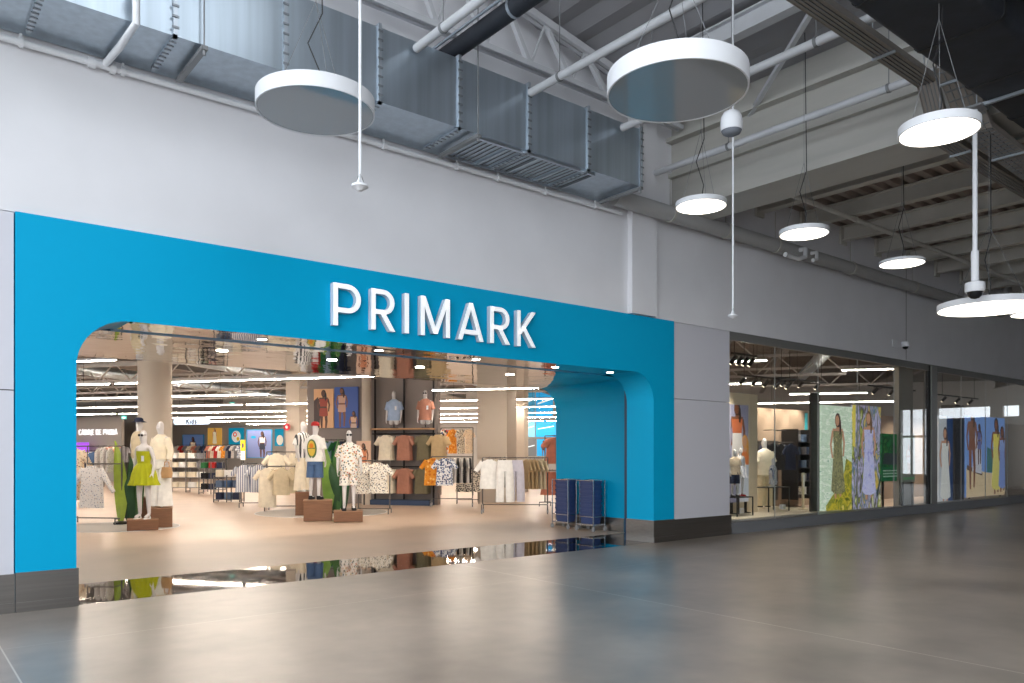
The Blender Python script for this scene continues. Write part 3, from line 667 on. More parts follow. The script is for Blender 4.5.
def svc_duct(u, v0, v1, z, r, lab):
    a, b = uv(u, v0, z), uv(u, v1, z); t = thing('round_duct', lab, 'air duct', a); d = b - a
    obj('duct_body', MB().tube([Vector(), d], r, 20), galv, t)
    for k in range(int(d.length / 2.4)):
        c = d.normalized() * (1.2 + 2.4 * k); obj('duct_joint', MB().tube([c - d.normalized() * .03, c + d.normalized() * .03], r * 1.06, 20), galv_edge, t)
        obj('hanger', MB().tube([c + Vector((0, 0, r)), c + Vector((0, 0, 5.597 - z))], .01, 5), frame_grey, t)
svc_duct(-17.5, 16, 38, 4.82, .22, 'round metal air duct above the left side of the shop')
svc_duct(-23.5, 20, 40, 4.82, .22, 'round metal air duct above the far left of the shop')
svc_duct(-10.6, 14.5, 36, 4.82, .20, 'round metal air duct above the middle of the shop')
svc_duct(3.1, 22.5, 34, 4.85, .2, 'round metal air duct seen through the right windows')
# linear lamps
bar_glow = emis('bar_glow', (255, 240, 222), SHOP_LIGHT)
def bar(v, u0, u1, lab, z=3.5):
    L = u1 - u0; t = thing('linear_lamp', lab, 'lamp', uv((u0 + u1) / 2, v, z), IR, 'long linear shop lamps')
    obj('housing', MB().box((-L / 2, -.03, .028), (L / 2, .03, .075)), white_paint, t)
    obj('diffuser', MB().box((-L / 2 + .01, -.020, .012), (L / 2 - .01, .020, .027)), bar_glow, t)
    for s in (-.4, .4): obj('suspension_wire', MB().tube([(L * s, 0, .08), (L * s, 0, 5.597 - z)], .006, 5), black_metal, t)
rows = [(13.1, [(-17.5, -12.0), (-11.0, -6.9)]), (17.55, [(-25, -16.3), (-16.1, -7.3)]), (21.95, [(-34, -24.2), (-24, -14.2), (-8.55, -5.1)]), (26.35, [(-38, -28.2), (-28, -18.2), (-18, -10.2), (-10, -4.4)]),
        (30.75, [(-40, -28.2), (-28, -18.2), (-18, -8.2), (-8, -4)]), (35.15, [(-30, -20.2), (-20, -10.2), (-10, -4)]), (39.5, [(-30, -20.2), (-20, -10.2), (-10, -4)]), (43.9, [(-30, -20.2), (-20, -10.2), (-10, -4)])]
place = {1: ['only lamp'], 2: ['left lamp', 'right lamp'], 3: ['left lamp', 'middle lamp', 'right lamp'], 4: ['leftmost lamp', 'second lamp', 'third lamp', 'rightmost lamp']}
for i, (v, segs) in enumerate(rows):
    for (a, b), w in zip(segs, place[len(segs)]): bar(v, a, b, 'long white linear lamp in the shop, %s of the %s row from the entrance' % (w, ORD[i]))
def bar_at(px, py, Y, z_len, lab):
    p = ony(px, Y); bar(p.dot(VV), p.dot(UU) - z_len / 2, p.dot(UU) + z_len / 2, lab, hgt(p, py))
bar_at(747, 362, 11.2, .95, 'short white linear lamp behind the first window pane, nearest the panel'); bar_at(880, 370, 12.0, 2.3, 'white linear lamp behind the window above the green leafy notice')
bar(22.1, -.2, .95, 'white linear lamp behind the window left of the track spotlights'); bar(26.4, 2.0, 4.3, 'white linear lamp behind the window above the longest lamp')
bar(30.9, 1.2, 6.2, 'longest white linear lamp seen through the right windows')

# ---------------- garments
def ringz(rx, ry, z, n=24, ph=0.0, amp=0.0, fr=5, cx=0, cy=0, sq=1.0):
    out = []
    for j in range(n):
        a = 2 * pi * j / n; k = 1 + amp * sin(fr * a + ph)
        c, s = cos(a), sin(a)
        if sq != 1: c = math.copysign(abs(c) ** sq, c); s = math.copysign(abs(s) ** sq, s)
        out.append((cx + rx * k * c, cy + ry * k * s, z))
    return out
def g_shirt(L=.72, w=.5, sl='short', seed=1):
    rr = random.Random(seed); m = MB(); h = w / 2; ph = rr.random() * 6
    prof = [(.07, .05, -.045), (.10, .055, -.07), (h * .72, .055, -.10), (h * .96, .055, -.16), (h * .93, .06, -.26), (h * .90, .062, -.42), (h * .92, .066, -.60), (h * .97, .07, -L)]
    m.loft([ringz(a, b, z, 28, ph, .10 * min(1, -z * 1.6), 9, sq=.8) for a, b, z in prof if z > -L] + [ringz(h * .97, .07, -L, 28, ph, .12, 9, sq=.8)])
    if sl:
        e = .27 if sl == 'short' else .60
        for s in (-1, 1):
            p0 = Vector((s * h * .70, 0, -.125)); p1 = Vector((s * (h + e * .42), -.01, -.13 - e * .82)); rs = []
            for k in range(6):
                t = k / 5; c = p0.lerp(p1, t); wd = .085 - .025 * t if sl == 'short' else .088 - .045 * t
                ax = (p1 - p0).normalized(); sd = Vector((ax.z, 0, -ax.x)); up = Vector((0, 1, 0))
                rs.append([c + sd * (wd * cos(2 * pi * j / 12)) + up * (.042 * (1 + .1 * sin(3 * j + k)) * sin(2 * pi * j / 12)) for j in range(12)])
            m.loft(rs)
    return m
def g_pants(L=1.05, w=.40, seed=1):
    m = MB(); rr = random.Random(seed); h = w / 2
    m.loft([ringz(h * .86, .05, -.06, 24, 1, .02, 6), ringz(h * .9, .052, -.12, 24, 1, .02, 6), ringz(h, .065, -.30, 24, 1, .03, 6), ringz(h * 1.02, .06, -.36, 24, 1, .03, 6)])
    for s in (-1, 1): m.loft([ringz(h * .52, .062, z, 18, s, .06, 5, cx=s * (h * .5 + .03 * (-z - .3)), cy=0) for z in (-.28, -.45, -.65, -.85, -L)])
    return m
def hanger_mb():
    m = MB(); m.tube([(0, 0, -.06)] + [(.024 * cos(R(x)), 0, .024 * sin(R(x))) for x in (-70, -30, 10, 50, 90, 130, 170)], .0035, 5)
    m.tube([(-.19, 0, -.115), (-.1, 0, -.075), (0, 0, -.055), (.1, 0, -.075), (.19, 0, -.115)], .008, 5); return m
PROTO = {}
def garment(kind, m, loc, rz, label, group, L=None, w=None, scale=None):
    """hanging garment with its hanger; the first of each kind is built, the others are copies of it"""
    key = (kind, L, w)
    nm = {'shirt': 'hanging_shirt', 'long': 'hanging_shirt', 'top': 'hanging_vest', 'pants': 'hanging_trousers', 'dress': 'hanging_dress'}[kind]
    cat = {'shirt': 'shirt', 'long': 'shirt', 'top': 'top', 'pants': 'trousers', 'dress': 'dress'}[kind]
    if key not in PROTO:
        t = thing(nm, label, cat, loc, rz, group)
        if kind == 'pants': g = g_pants(L or 1.05, w or .4)
        elif kind == 'top': g = g_shirt(L or .6, w or .42, None)
        elif kind == 'dress': g = g_shirt(L or 1.15, w or .5, 'short')
        else: g = g_shirt(L or .74, w or .5, 'short' if kind == 'shirt' else 'long')
        obj('garment', g, m, t); obj('hanger', hanger_mb(), black_metal, t); PROTO[key] = t
        if scale: t.scale = scale
        return t
    return dup(PROTO[key], loc, rz, label, group, {'garment': m}, scale)
C = {}
def cloth(n, c): C[n] = mat('cloth_' + n, c, .85, noise=(9, .08)); return C[n]
for n, c in (('cream', (236, 224, 202)), ('white', (238, 236, 232)), ('rust', (168, 116, 96)), ('olive', (112, 104, 80)), ('khaki', (186, 160, 120)), ('lavender', (206, 202, 214)), ('beige', (206, 190, 160)),
             ('pink', (206, 132, 108)), ('navy', (38, 46, 72)), ('black', (30, 30, 34)), ('skyblue', (164, 184, 214)), ('denim', (74, 102, 142)), ('green', (40, 110, 60)), ('red', (186, 44, 44)), ('lime', (166, 170, 10)), ('grey', (132, 130, 134)), ('tan', (190, 150, 110)), ('jeans', (92, 112, 140))): cloth(n, c)
C['floral'] = spots('print_floral', (232, 226, 214), [(70, 74, 90), (150, 120, 100), (40, 50, 70), (190, 170, 140)], 26, .38)
C['bluefloral'] = spots('print_blue_floral', (236, 238, 242), [(70, 92, 140), (120, 140, 176), (60, 70, 110)], 20, .48)
C['bw'] = spots('print_black_white', (222, 214, 198), [(40, 40, 44), (60, 60, 62)], 24, .46)
C['sepia'] = spots('print_sepia', (226, 206, 178), [(150, 96, 80), (96, 90, 110), (196, 150, 110), (120, 100, 96)], 27, .32)
C['paper'] = spots('print_paper', (224, 218, 214), [(130, 136, 156), (100, 100, 118), (196, 172, 156), (166, 166, 180)], 26, .29)
C['orange'] = spots('print_orange', (226, 146, 40), [(240, 190, 110), (206, 112, 20)], 12, .42)
C['stripe'] = stripes('print_blue_stripe', (222, 222, 226), (104, 116, 148), 16, 'X', .62)
C['bwstripe'] = stripes('print_bw_stripe', (230, 228, 226), (60, 60, 66), 13, 'X', .6)
C['tropic'] = spots('print_tropic', (236, 230, 222), [(196, 120, 90), (90, 110, 120), (200, 170, 120), (80, 90, 80)], 20, .40)
C['toss'] = spots('print_toss', (240, 236, 230), [(226, 170, 40), (60, 110, 190), (200, 70, 60), (60, 60, 60)], 8, .5)
CN = {'cream': 'cream', 'white': 'white', 'rust': 'rust brown', 'olive': 'olive', 'khaki': 'khaki', 'lavender': 'pale lavender', 'pink': 'salmon pink', 'navy': 'navy', 'black': 'black', 'floral': 'white flower print', 'bluefloral': 'blue and white print', 'bw': 'black and cream print', 'orange': 'orange print', 'stripe': 'blue striped', 'paper': 'white sketch print', 'sepia': 'beige sketch print', 'beige': 'beige', 'green': 'green', 'red': 'red', 'grey': 'grey', 'tan': 'tan', 'denim': 'denim blue', 'skyblue': 'sky blue', 'toss': 'colourful print', 'jeans': 'blue jeans'}

# wall of shirts: two rails of layered shirts
rail_m = MB()
wr = thing('shirt_display', 'grey wall fitting with shirt rails under the oak shelf', 'clothes rail', onv(405, 22.8), IR)
q = MB()
for u in (-1.02, -.02, .98): q.box((u - .02, -.06, .05), (u + .02, -.005, 4.0))
obj('upright', q, black_metal, wr)
for z in (2.24, 1.20):
    q = MB().tube([(-1.1, -.07, z), (1.05, -.07, z)], .018, 8)
    obj('rail', q, black_metal, wr)
    for px in ((386, 405, 424, 439) if z > 2 else (387, 405, 422)):
        x = (onv(px, 22.5) - wr.location).dot(UU); obj('rail_arm', MB().tube([(x, -.07, z), (x, -.42, z + .0)], .012, 6), black_metal, wr)
obj('base_panel', MB().box((-1.1, -.45, 0), (1.0, -.005, .16)), mat('base_blue', (44, 62, 92), .6), wr)
obj('shelf_board', MB().box((-1.1, -.40, 2.36), (1.03, -.005, 2.41)), wood, wr, label='oak shelf board')
for row, z, items in (('upper', 2.235, ((386, 'cream'), (405, 'rust'), (424, 'olive'), (439, 'khaki'))), ('lower', 1.195, ((387, 'cream'), (405, 'rust'), (422, 'olive')))):
    for px, c in items:
        for k in range(3):
            x = (onv(px, 22.5) - wr.location).dot(UU); p = wr.location + UU * x - VV * (.15 + .11 * k + (.055 if c in ('rust', 'khaki') else 0)); p.z = z + .005
            garment('shirt', C[c], p, IR, '%s shirt, %s on the %s wall rail under the oak shelf' % (CN[c], ('hindmost', 'middle one', 'front one')[k], row), 'shirts on the wall rails', .84, .45, (1, .60, 1))
# busts on the shelf come with the mannequins below

# ---------------- mannequins
skin_white = mat('mannequin_white', (212, 208, 208), .45)
def skinned(verts, edges, name, parent, m, root=0):
    me = bpy.data.meshes.new(name); me.from_pydata([v[0] for v in verts], edges, []); me.materials.append(m)
    o = bpy.data.objects.new(name, me); COL.objects.link(o); o.parent = parent
    sk = o.modifiers.new('skin', 'SKIN'); sk.use_smooth_shade = True
    for i, v in enumerate(verts):
        r = v[1]; d = me.skin_vertices[0].data[i]; d.radius = r if isinstance(r, tuple) else (r, r); d.use_root = (i == root)
    sb = o.modifiers.new('sub', 'SUBSURF'); sb.levels = 1; sb.render_levels = 2
    return o
def body(parent, sw=1.0, legs=True, arms=((0, 0), (0, 0)), step=.0):
    V = []; E = []
    def a(p, r, frm=None):
        V.append((Vector(p), r)); i = len(V) - 1
        if frm is not None: E.append((frm, i))
        return i
    pel = a((0, 0, .99), (.135, .10)); wst = a((0, 0, 1.13), (.11 * sw, .085), pel); ch = a((0, -.01, 1.30), (.14 * sw, .105), wst); us = a((0, .0, 1.43), (.12 * sw, .08), ch)
    nk = a((0, -.005, 1.535), .047, us); hb = a((0, -.02, 1.61), (.055, .062), nk); hm = a((0, -.012, 1.705), (.072, .088), hb); ht = a((0, -.004, 1.80), (.042, .05), hm)
    a((0, -.108, 1.655), .010, hb)
    for s, (fx, fy) in zip((-1, 1), arms):
        sx = .175 * sw
        sh_ = a((s * sx, 0, 1.435), .05, us); el = a((s * (sx + .055 + fx * .5), .03 + fy * .3, 1.17), .040, sh_); wr_ = a((s * (sx + .06 + fx), -.05 + fy, .95), .027, el)
        pm_ = a((s * (sx + .06 + fx), -.07 + fy, .875), (.014, .034), wr_)
        for k in range(4):
            b = a((s * (sx + .06 + fx) + .0, -.098 + fy + .018 * k, .835), .0085, pm_); c_ = a((s * (sx + .052 + fx), -.104 + fy + .018 * k, .80 - .008 * (k in (1, 2))), .0078, b); a((s * (sx + .04 + fx), -.104 + fy + .018 * k, .77 - .01 * (k in (1, 2))), .007, c_)
        b = a((s * (sx + .05 + fx), -.115 + fy, .88), .010, wr_); a((s * (sx + .045 + fx), -.13 + fy, .845), .008, b)
    for s in (-1, 1):
        st = step * s
        hp = a((s * .088, 0, .88), .085, pel)
        if legs:
            kn = a((s * .10, -.01 + st * .5, .50), .054, hp); an = a((s * .105, .02 + st, .085), .034, kn); a((s * .112, -.13 + st, .028), (.036, .024), an)
        else: a((s * .09, 0, .72), .075, hp)
    return skinned(V, E, 'body', parent, skin_white)
def c_shirt(sw=1.0, z1=.88, sleeve=.24, loose=1.0, arms=((0, 0), (0, 0))):
    m = MB(); k = loose
    m.loft([ringz(.075, .065, 1.525), ringz(.10, .085, 1.505), ringz(.155 * sw, .105, 1.475), ringz(.205 * sw, .125, 1.42), ringz(.212 * sw * k, .150, 1.32, amp=.02), ringz(.195 * sw * k, .142, 1.18, amp=.03), ringz(.195 * sw * k, .142, 1.02, amp=.04), ringz(.205 * sw * k, .148, z1, amp=.06, fr=6)])
    if sleeve:
        for s, (fx, fy) in zip((-1, 1), arms):
            sx = .175 * sw; A = Vector((s * (sx - .02), 0, 1.435)); B = Vector((s * (sx + .055 + fx * .5), .03 + fy * .3, 1.17)); W = Vector((s * (sx + .06 + fx), -.05 + fy, .95))
            if sleeve < .4: m.tube([A, A.lerp(B, .5), A.lerp(B, sleeve / .28)], [.082, .084, .088], 14)
            else: m.tube([A, A.lerp(B, .5), B, B.lerp(W, .85)], [.084, .082, .07, .062], 14)
    return m
def c_shorts(z1=.55, w=.10):
    m = MB(); m.loft([ringz(.165, .13, 1.05), ringz(.172, .135, .98), ringz(.185, .145, .86), ringz(.18, .13, .82)])
    for s in (-1, 1): m.loft([ringz(w, w, .90, 14, cx=s * .09), ringz(w + .005, w + .005, .75, 14, cx=s * .098, amp=.03), ringz(w + .01, w + .008, z1, 14, cx=s * .105, amp=.03)])
    return m
def c_wide(z1=.03):
    m = MB(); m.loft([ringz(.125, .105, 1.12), ringz(.16, .125, 1.0), ringz(.19, .14, .86), ringz(.18, .12, .80)])
    for s in (-1, 1): m.loft([ringz(.10, .11, .90, 18, cx=s * .09), ringz(.115, .12, .6, 18, cx=s * .108, amp=.05), ringz(.13, .135, .3, 18, cx=s * .118, amp=.08), ringz(.145, .15, z1, 18, cx=s * .125, amp=.10)])
    return m
def c_dress():
    m = MB(); m.loft([ringz(.150, .128, 1.37), ringz(.152, .132, 1.30), ringz(.128, .108, 1.14), ringz(.135, .112, 1.10)])
    m.loft([ringz(.13, .11, 1.12, 48), ringz(.19, .16, 1.04, 48, amp=.05, fr=14), ringz(.235, .20, .92, 48, amp=.06, fr=14), ringz(.255, .22, .80, 48, amp=.07, fr=14), ringz(.26, .225, .79, 48, amp=.05, fr=14), ringz(.30, .26, .68, 48, amp=.09, fr=14)]); return m
def cap(col, t, brim=True):
    m = MB(); m.lathe([(.098, 1.745), (.102, 1.765), (.092, 1.81), (.06, 1.84), (.01, 1.85)], (0, -.012, 0), 20)
    if brim: m.lathe([(.10, 1.752), (.155, 1.735), (.156, 1.742), (.10, 1.762)], (0, -.02, 0), 24, caps=False)
    obj('hat', m, C[col], t)
def shades(t):
    m = MB()
    for s in (-1, 1): m.lathe([(.002, 0), (.026, .002), (.026, .012), (.002, .014)], (0, 0, 0), 14); 
    m.v = [(x + (-.034 if i < len(m.v) / 2 else .034), -.100 - z * .6, 1.69 + y) for i, (x, y, z) in enumerate(m.v)]
    m.tube([(-.075, -.03, 1.695), (-.07, -.09, 1.695), (.07, -.09, 1.695), (.075, -.03, 1.695)], .006, 5)
    obj('sunglasses', m, black_metal, t, label='black sunglasses')
def shoes(col, t, step=0.0):
    m = MB()
    for s in (-1, 1):
        st = step * s; m.loft([ringz(.048, .05, .0, 14, cx=s * .108, cy=.02 + st), ringz(.052, .052, .03, 14, cx=s * .108, cy=.02 + st), ringz(.045, .048, .09, 14, cx=s * .106, cy=.02 + st)])
        m.loft([ringz(.05, .12, .0, 14, cx=s * .111, cy=-.07 + st), ringz(.05, .12, .03, 14, cx=s * .111, cy=-.07 + st), ringz(.04, .09, .06, 14, cx=s * .111, cy=-.05 + st)])
    obj('shoes', m, C[col], t)
def sit_on(px, py, z): return onz(px, py, z)
def mann(lab, loc, rz, sc, **k):
    t = thing('mannequin', lab, 'mannequin', loc, rz, 'shop mannequins'); t.scale = (sc, sc, sc); body(t, **k); return t
A0 = ((.0, 0), (.0, 0))
face = lambda a: -YAW + R(a)                     # 0 = turned to the eye point's side of the hall
m1 = mann('white female mannequin in a lime green frilled dress and sunglasses', onz(144, 518.7, .236), face(-12), 1.04, sw=.86, arms=((.02, .05), (.02, .02)))
obj('dress', c_dress(), C['lime'], m1); shades(m1); obj('price_tag', MB().cbox((.09, -.16, 1.22), (.06, .006, .11)), white_paint, m1)
hl = MB()
for s in (-1, 1): hl.loft([ringz(.038, .10, -.0, 12, cx=s * .111, cy=-.06), ringz(.038, .10, .016, 12, cx=s * .111, cy=-.06)]).tube([(s * .107, .05, 0), (s * .106, .03, .07)], .012, 6)
obj('shoes', hl, C['white'], m1)
m2 = mann('white mannequin in cream blouse and wide white trousers beside the round column', onz(161, 507.1, .431), face(-20), 1.05, sw=.9, arms=((.05, -.05), (.04, -.02)))
obj('trousers', c_wide(), C['white'], m2); obj('blouse', c_shirt(.92, 1.0, .6, 1.0, ((.05, -.05), (.04, -.02))), C['cream'], m2)
bg_ = MB().loft([ringz(.13, .05, .62, 16, cx=.27, cy=-.12), ringz(.15, .055, .72, 16, cx=.27, cy=-.12), ringz(.12, .05, .84, 16, cx=.27, cy=-.12)]).tube([(.2, -.12, .83), (.22, -.12, .95), (.32, -.12, .95), (.34, -.12, .83)], .012, 6)
obj('straw_bag', bg_, C['tan'], m2)
m3 = mann('mannequin in navy cap and beige top turned away behind the green dress', onz(138.5, 497.2, .601), face(150), 1.0, sw=.9)
obj('top', c_shirt(.9, .9, 0), C['beige'], m3); obj('trousers', c_wide(), C['white'], m3); cap('navy', m3)
m4 = mann('mannequin in red hat, printed white T-shirt and denim shorts seen from behind', onz(315, 499.5, .501), face(165), 1.02, arms=A0)
obj('t_shirt', c_shirt(1.04, .90, .26, 1.08), C['white'], m4); obj('shorts', c_shorts(.52), C['denim'], m4); cap('red', m4, False); shoes('black', m4)
pr = MB(); oval = lambda rx, rz_, cz, n=28: [(rx * cos(2 * pi * j / n), cz + rz_ * sin(2 * pi * j / n)) for j in range(n)]
pf = lambda a, b, t: (a, .140 + .018 * cos((b - 1.3) * 6) + t - a * a * .9, b)
pr.prism(oval(.125, .225, 1.20), pf, 0, .012, 0); pr.prism(oval(.095, .18, 1.21), pf, .012, .016, 1); pr.prism(oval(.05, .06, 1.27), pf, .016, .02, 2); pr.prism([(-.09, 1.2), (.09, 1.2), (.09, 1.22), (-.09, 1.22)], pf, .016, .019, 0)
obj('shirt_print', pr, [mat('print_green', (84, 112, 70), .8), mat('print_yellow', (214, 184, 74), .8), mat('print_orange_dot', (222, 130, 40), .8)], m4)
m5 = mann('mannequin in sunglasses and matching printed shirt and shorts', onz(349, 510.4, .261), face(14), 1.06, arms=((.02, -.02), (.03, -.05)), step=.03)
obj('shirt', c_shirt(1.02, .88, .26, 1.05, ((.02, -.02), (.03, -.05))), C['tropic'], m5); obj('shorts', c_shorts(.56), C['tropic'], m5); shades(m5); shoes('black', m5, .03)
m6 = mann('mannequin in striped shirt half hidden behind the red hat', onz(303, 491.4, .621), face(60), 1.02)
obj('shirt', c_shirt(1.02, .86, .26, 1.05), C['bwstripe'], m6); obj('trousers', c_wide(.04), C['cream'], m6); shoes('white', m6)
for px, c, lab in ((394, 'skyblue', 'bust mannequin in a pale blue shirt on the oak shelf'), (425.5, 'rust', 'bust mannequin in rust brown shirt and dark glasses on the oak shelf')):
    p = onv(px, 22.48, 2.413); t = mann(lab, p, IR + R(8), 1.0, legs=False)
    for ch in kids(t): ch.location.z = -.62
    s = obj('shirt', c_shirt(1.02, .86, .26, 1.02), C[c], t); s.location.z = -.62
    obj('stand_plate', MB().lathe([(.13, 0), (.13, .012), (.02, .02), (.02, .1)], n=20), black_metal, t)
    q = MB().cbox((.1, -.17, .62), (.06, .006, .12)); obj('price_tag', q, white_paint, t)
    if c == 'rust':
        shades(t); kids(t)[-1].location.z = -.62

# ---------------- podiums and bases
def podium(px0, px1, py, h, lab, dpt=None):
    a, b = onz(px0, py), onz(px1, py); c = (a + b) / 2; w = (b - a).length; dpt = dpt or w; c += c.normalized() * dpt / 2
    t = thing('podium', lab, 'podium', (c.x, c.y, .012), -math.atan2(c.x, c.y), 'mannequin podiums')
    obj('box', MB().cbox((0, 0, h / 2 - .012), (w, dpt, h - .024)), walnut, t, bevel=.006); obj('top_board', MB().cbox((0, 0, h - .018), (w + .01, dpt + .01, .014)), mat('podium_top', (150, 112, 84), .5), t)
podium(128.5, 157, 531, .235, 'low brown box podium under the mannequin in lime green dress', .5)
podium(151, 171.5, 528, .43, 'brown box podium under the white wide trousers', .62)
podium(131, 147, 523.5, .60, 'tall brown podium behind the lime green dress', .42)
podium(304, 332, 521.5, .50, 'brown box podium under the mannequin with the red hat', .62)
podium(334, 362.5, 522.5, .26, 'low brown box podium under the printed shirt and shorts', .58)
podium(295.5, 309, 516, .62, 'tall narrow brown podium behind the red hat mannequin', .5)
def base(px, py, ru, rv, lab):
    p = onz(px, py); t = thing('display_platform', lab, 'display platform', (p.x, p.y, 0), IR)
    obj('deck', MB().lathe([(1, 0), (1, .010)], n=56), shop_wall, t).scale = (ru, rv, 1); obj('edge_trim', MB().lathe([(.985, .0095), (1.012, .0095), (1.012, 0), (1.002, 0)], n=56, caps=False), white_paint, t).scale = (ru, rv, 1)
base(116, 527, 1.35, 1.15, 'low round display base under the left mannequin group')
base(322, 512.5, 1.75, 1.7, 'low round display base under the right mannequin group')
# ---------------- display plants
def plant(px, py, z, leaves, lab, cols):
    p = onz(px, py, z); t = thing('display_plant', lab, 'plant', (p.x, p.y, z), -YAW, 'tall leaf decorations')
    obj('foot', MB().lathe([(.16, 0), (.16, .04), (.12, .06), (.03, .07)], n=20), black_metal, t)
    for i, (x, h, wd, lean) in enumerate(leaves):
        m = MB(); L = []
        for k in range(13):
            s = k / 12; hw = wd * (sin(pi * min(1, s * .92 + .08)) ** .8) * (1 - s * .15) + .006; c = Vector((x + lean * s * s, .08 * sin(s * 2 + i) + .04 * i, .04 + h * s))
            L.append([c + Vector((-hw, .03, 0)), c + Vector((-hw * .5, 0.01, 0)), c + Vector((0, -.015, 0)), c + Vector((hw * .5, .01, 0)), c + Vector((hw, .03, 0)), c + Vector((hw * .5, .022, 0)), c + Vector((0, .0, 0)), c + Vector((-hw * .5, .022, 0))])
        m.loft(L); obj('leaf', m, mat('leaf_%d' % cols[i % len(cols)], [(150, 172, 62), (62, 104, 50), (38, 78, 44), (104, 140, 52)][cols[i % len(cols)]], .5, noise=(4, .15)), t)
plant(121, 524.0, .012, [(-.02, 1.85, .16, -.16), (.16, 1.5, .14, .02), (.30, 1.7, .13, .18), (.1, 1.2, .14, .1)], 'tall green leaf decoration between the patterned shirts and lime dress', (0, 2, 1, 2))
plant(336, 513, .012, [(-.20, 1.8, .18, -.14), (.0, 1.95, .18, .04), (.16, 1.65, .16, .12), (-.06, 1.3, .18, -.1)], 'tall dark green leaf decoration between the two front male mannequins', (3, 1, 2, 2))

# ---------------- clothes stands
def stand(loc, rz, w, h, lab, dpt=.5, casters=False, low=None, name='clothes_rack', ly=-.14, lx=None):
    t = thing(name, lab, 'clothes rack', loc, rz, 'free standing clothes racks')
    z0 = .0 if not casters else .10
    for s in (-1, 1):
        obj('leg_frame', MB().tube([(s * w / 2, -dpt / 2, z0 + .012), (s * w / 2, -dpt / 2, z0 + .14), (s * w / 2, dpt / 2, z0 + .14), (s * w / 2, dpt / 2, z0 + .012)], .016, 6).tube([(s * w / 2, 0, z0 + .14), (s * w / 2, 0, h)], .018, 8), frame_grey, t)
        if casters:
            for y in (-dpt / 2, dpt / 2): obj('caster', MB().tube([(s * w / 2 - .015, y, .05), (s * w / 2 + .015, y, .05)], .05, 14).box((s * w / 2 - .022, y - .015, .05), (s * w / 2 + .022, y + .015, .112)), mat('caster_grey', (150, 150, 152), .4), t)
    obj('rail', MB().tube([(-w / 2, 0, h), (w / 2, 0, h)], .016, 8), frame_grey, t)
    if low:
        lx = -w / 2 if lx is None else lx
        q = MB().tube([(lx, ly, low), (w / 2, ly, low)], .016, 8).tube([(w / 2, ly, low), (w / 2, 0, low)], .014, 6)
        if lx == -w / 2: q.tube([(-w / 2, ly, low), (-w / 2, 0, low)], .014, 6)
        else: q.tube([(lx, ly, low), (lx, ly, h), (lx, 0, h)], .012, 6)
        obj('rail', q, frame_grey, t)
    obj('shelf_bar', MB().tube([(-w / 2, 0, z0 + .14), (w / 2, 0, z0 + .14)], .014, 6), frame_grey, t)
    return t
def on(t, x, y, z): return t.location + Matrix.Rotation(t.rotation_euler.z, 3, 'Z') @ Vector((x, y, z))
def hang(t, items, z, group, where, y=0, out=None):
    """items: (x, kind, colour, turn, L, w[, nth])"""
    cnt = {}; fi = 0; out = out or (.38 if any(abs(i[3]) >= 45 for i in items) else .16)
    for it in items: cnt[(it[1], it[2])] = cnt.get((it[1], it[2]), 0) + 1
    seen = {}
    noun = {'shirt': 'short sleeve shirt', 'long': 'long sleeve shirt', 'top': 'sleeveless top', 'pants': 'trousers', 'dress': 'long dress'}
    for x, kd, c, turn, L, wd in items:
        k = (kd, c); seen[k] = seen.get(k, 0) + 1
        nth = '' if cnt[k] == 1 else ', %s from the left' % ORD[seen[k] - 1]
        side = abs(turn) >= 45; yy = y
        if not side:
            yy = y - out - .13 * (fi % 2); fi += 1; obj('rail_arm', MB().tube([(x, y, z), (x, yy - .07, z)], .012, 6), frame_grey, t)
        garment(kd, C[c], on(t, x, yy, z), t.rotation_euler.z + R(turn), '%s %s%s %s' % (CN[c], noun[kd], nth, where), group, L, wd, (1, .52, 1) if side else None)
# left: patterned shirts
p = onz(96, 524); r1 = stand(p, -YAW + R(-6), 1.25, 1.78, 'clothes rack of sketch print shirts at the left edge of the entrance', .5, low=1.38, lx=.0, ly=-.30)
hang(r1, [(-.36, 'long', 'sepia', 4, 1.22, .50), (.06, 'top', 'paper', -78, .6, .42), (.20, 'top', 'paper', -78, .6, .42), (.34, 'top', 'paper', -78, .6, .42)], 1.78, 'clothes on the left entrance rack', 'on the left entrance rack', out=.25)
hang(r1, [(.22, 'long', 'paper', -4, .98, .58)], 1.38, 'clothes on the left entrance rack', 'on the left low bar', -.30)
# second group: flower shirt at right of the base
p = onz(374, 514); r2 = stand(p, -YAW, .84, 1.42, 'small grey stand holding the flower print shirts', .5)
hang(r2, [(-.16, 'shirt', 'floral', 0, .86, .5), (.02, 'shirt', 'floral', 80, .86, .4), (.20, 'shirt', 'floral', 4, .84, .48)], 1.42, 'shirts on the small stand', 'by the printed shorts mannequin')
# cream clothes
p = onz(284, 511); r3 = stand(p, -YAW + R(4), .95, 1.66, 'clothes rack of cream T-shirts beside the striped shirts', .5, low=1.26, ly=-.34)
hang(r3, [(-.17, 'shirt', 'cream', 6, .62, .50), (.22, 'shirt', 'cream', -62, .62, .46), (.31, 'shirt', 'cream', -62, .62, .46), (.42, 'shirt', 'cream', -62, .62, .46)], 1.66, 'clothes on the cream rack', 'on the top cream rack bar', out=.17)
hang(r3, [(-.34, 'dress', 'cream', 4, 1.12, .46), (.06, 'shirt', 'beige', -4, .78, .46), (.38, 'shirt', 'beige', 4, .74, .44)], 1.26, 'clothes on the cream rack', 'on the low cream rack bar', -.34)
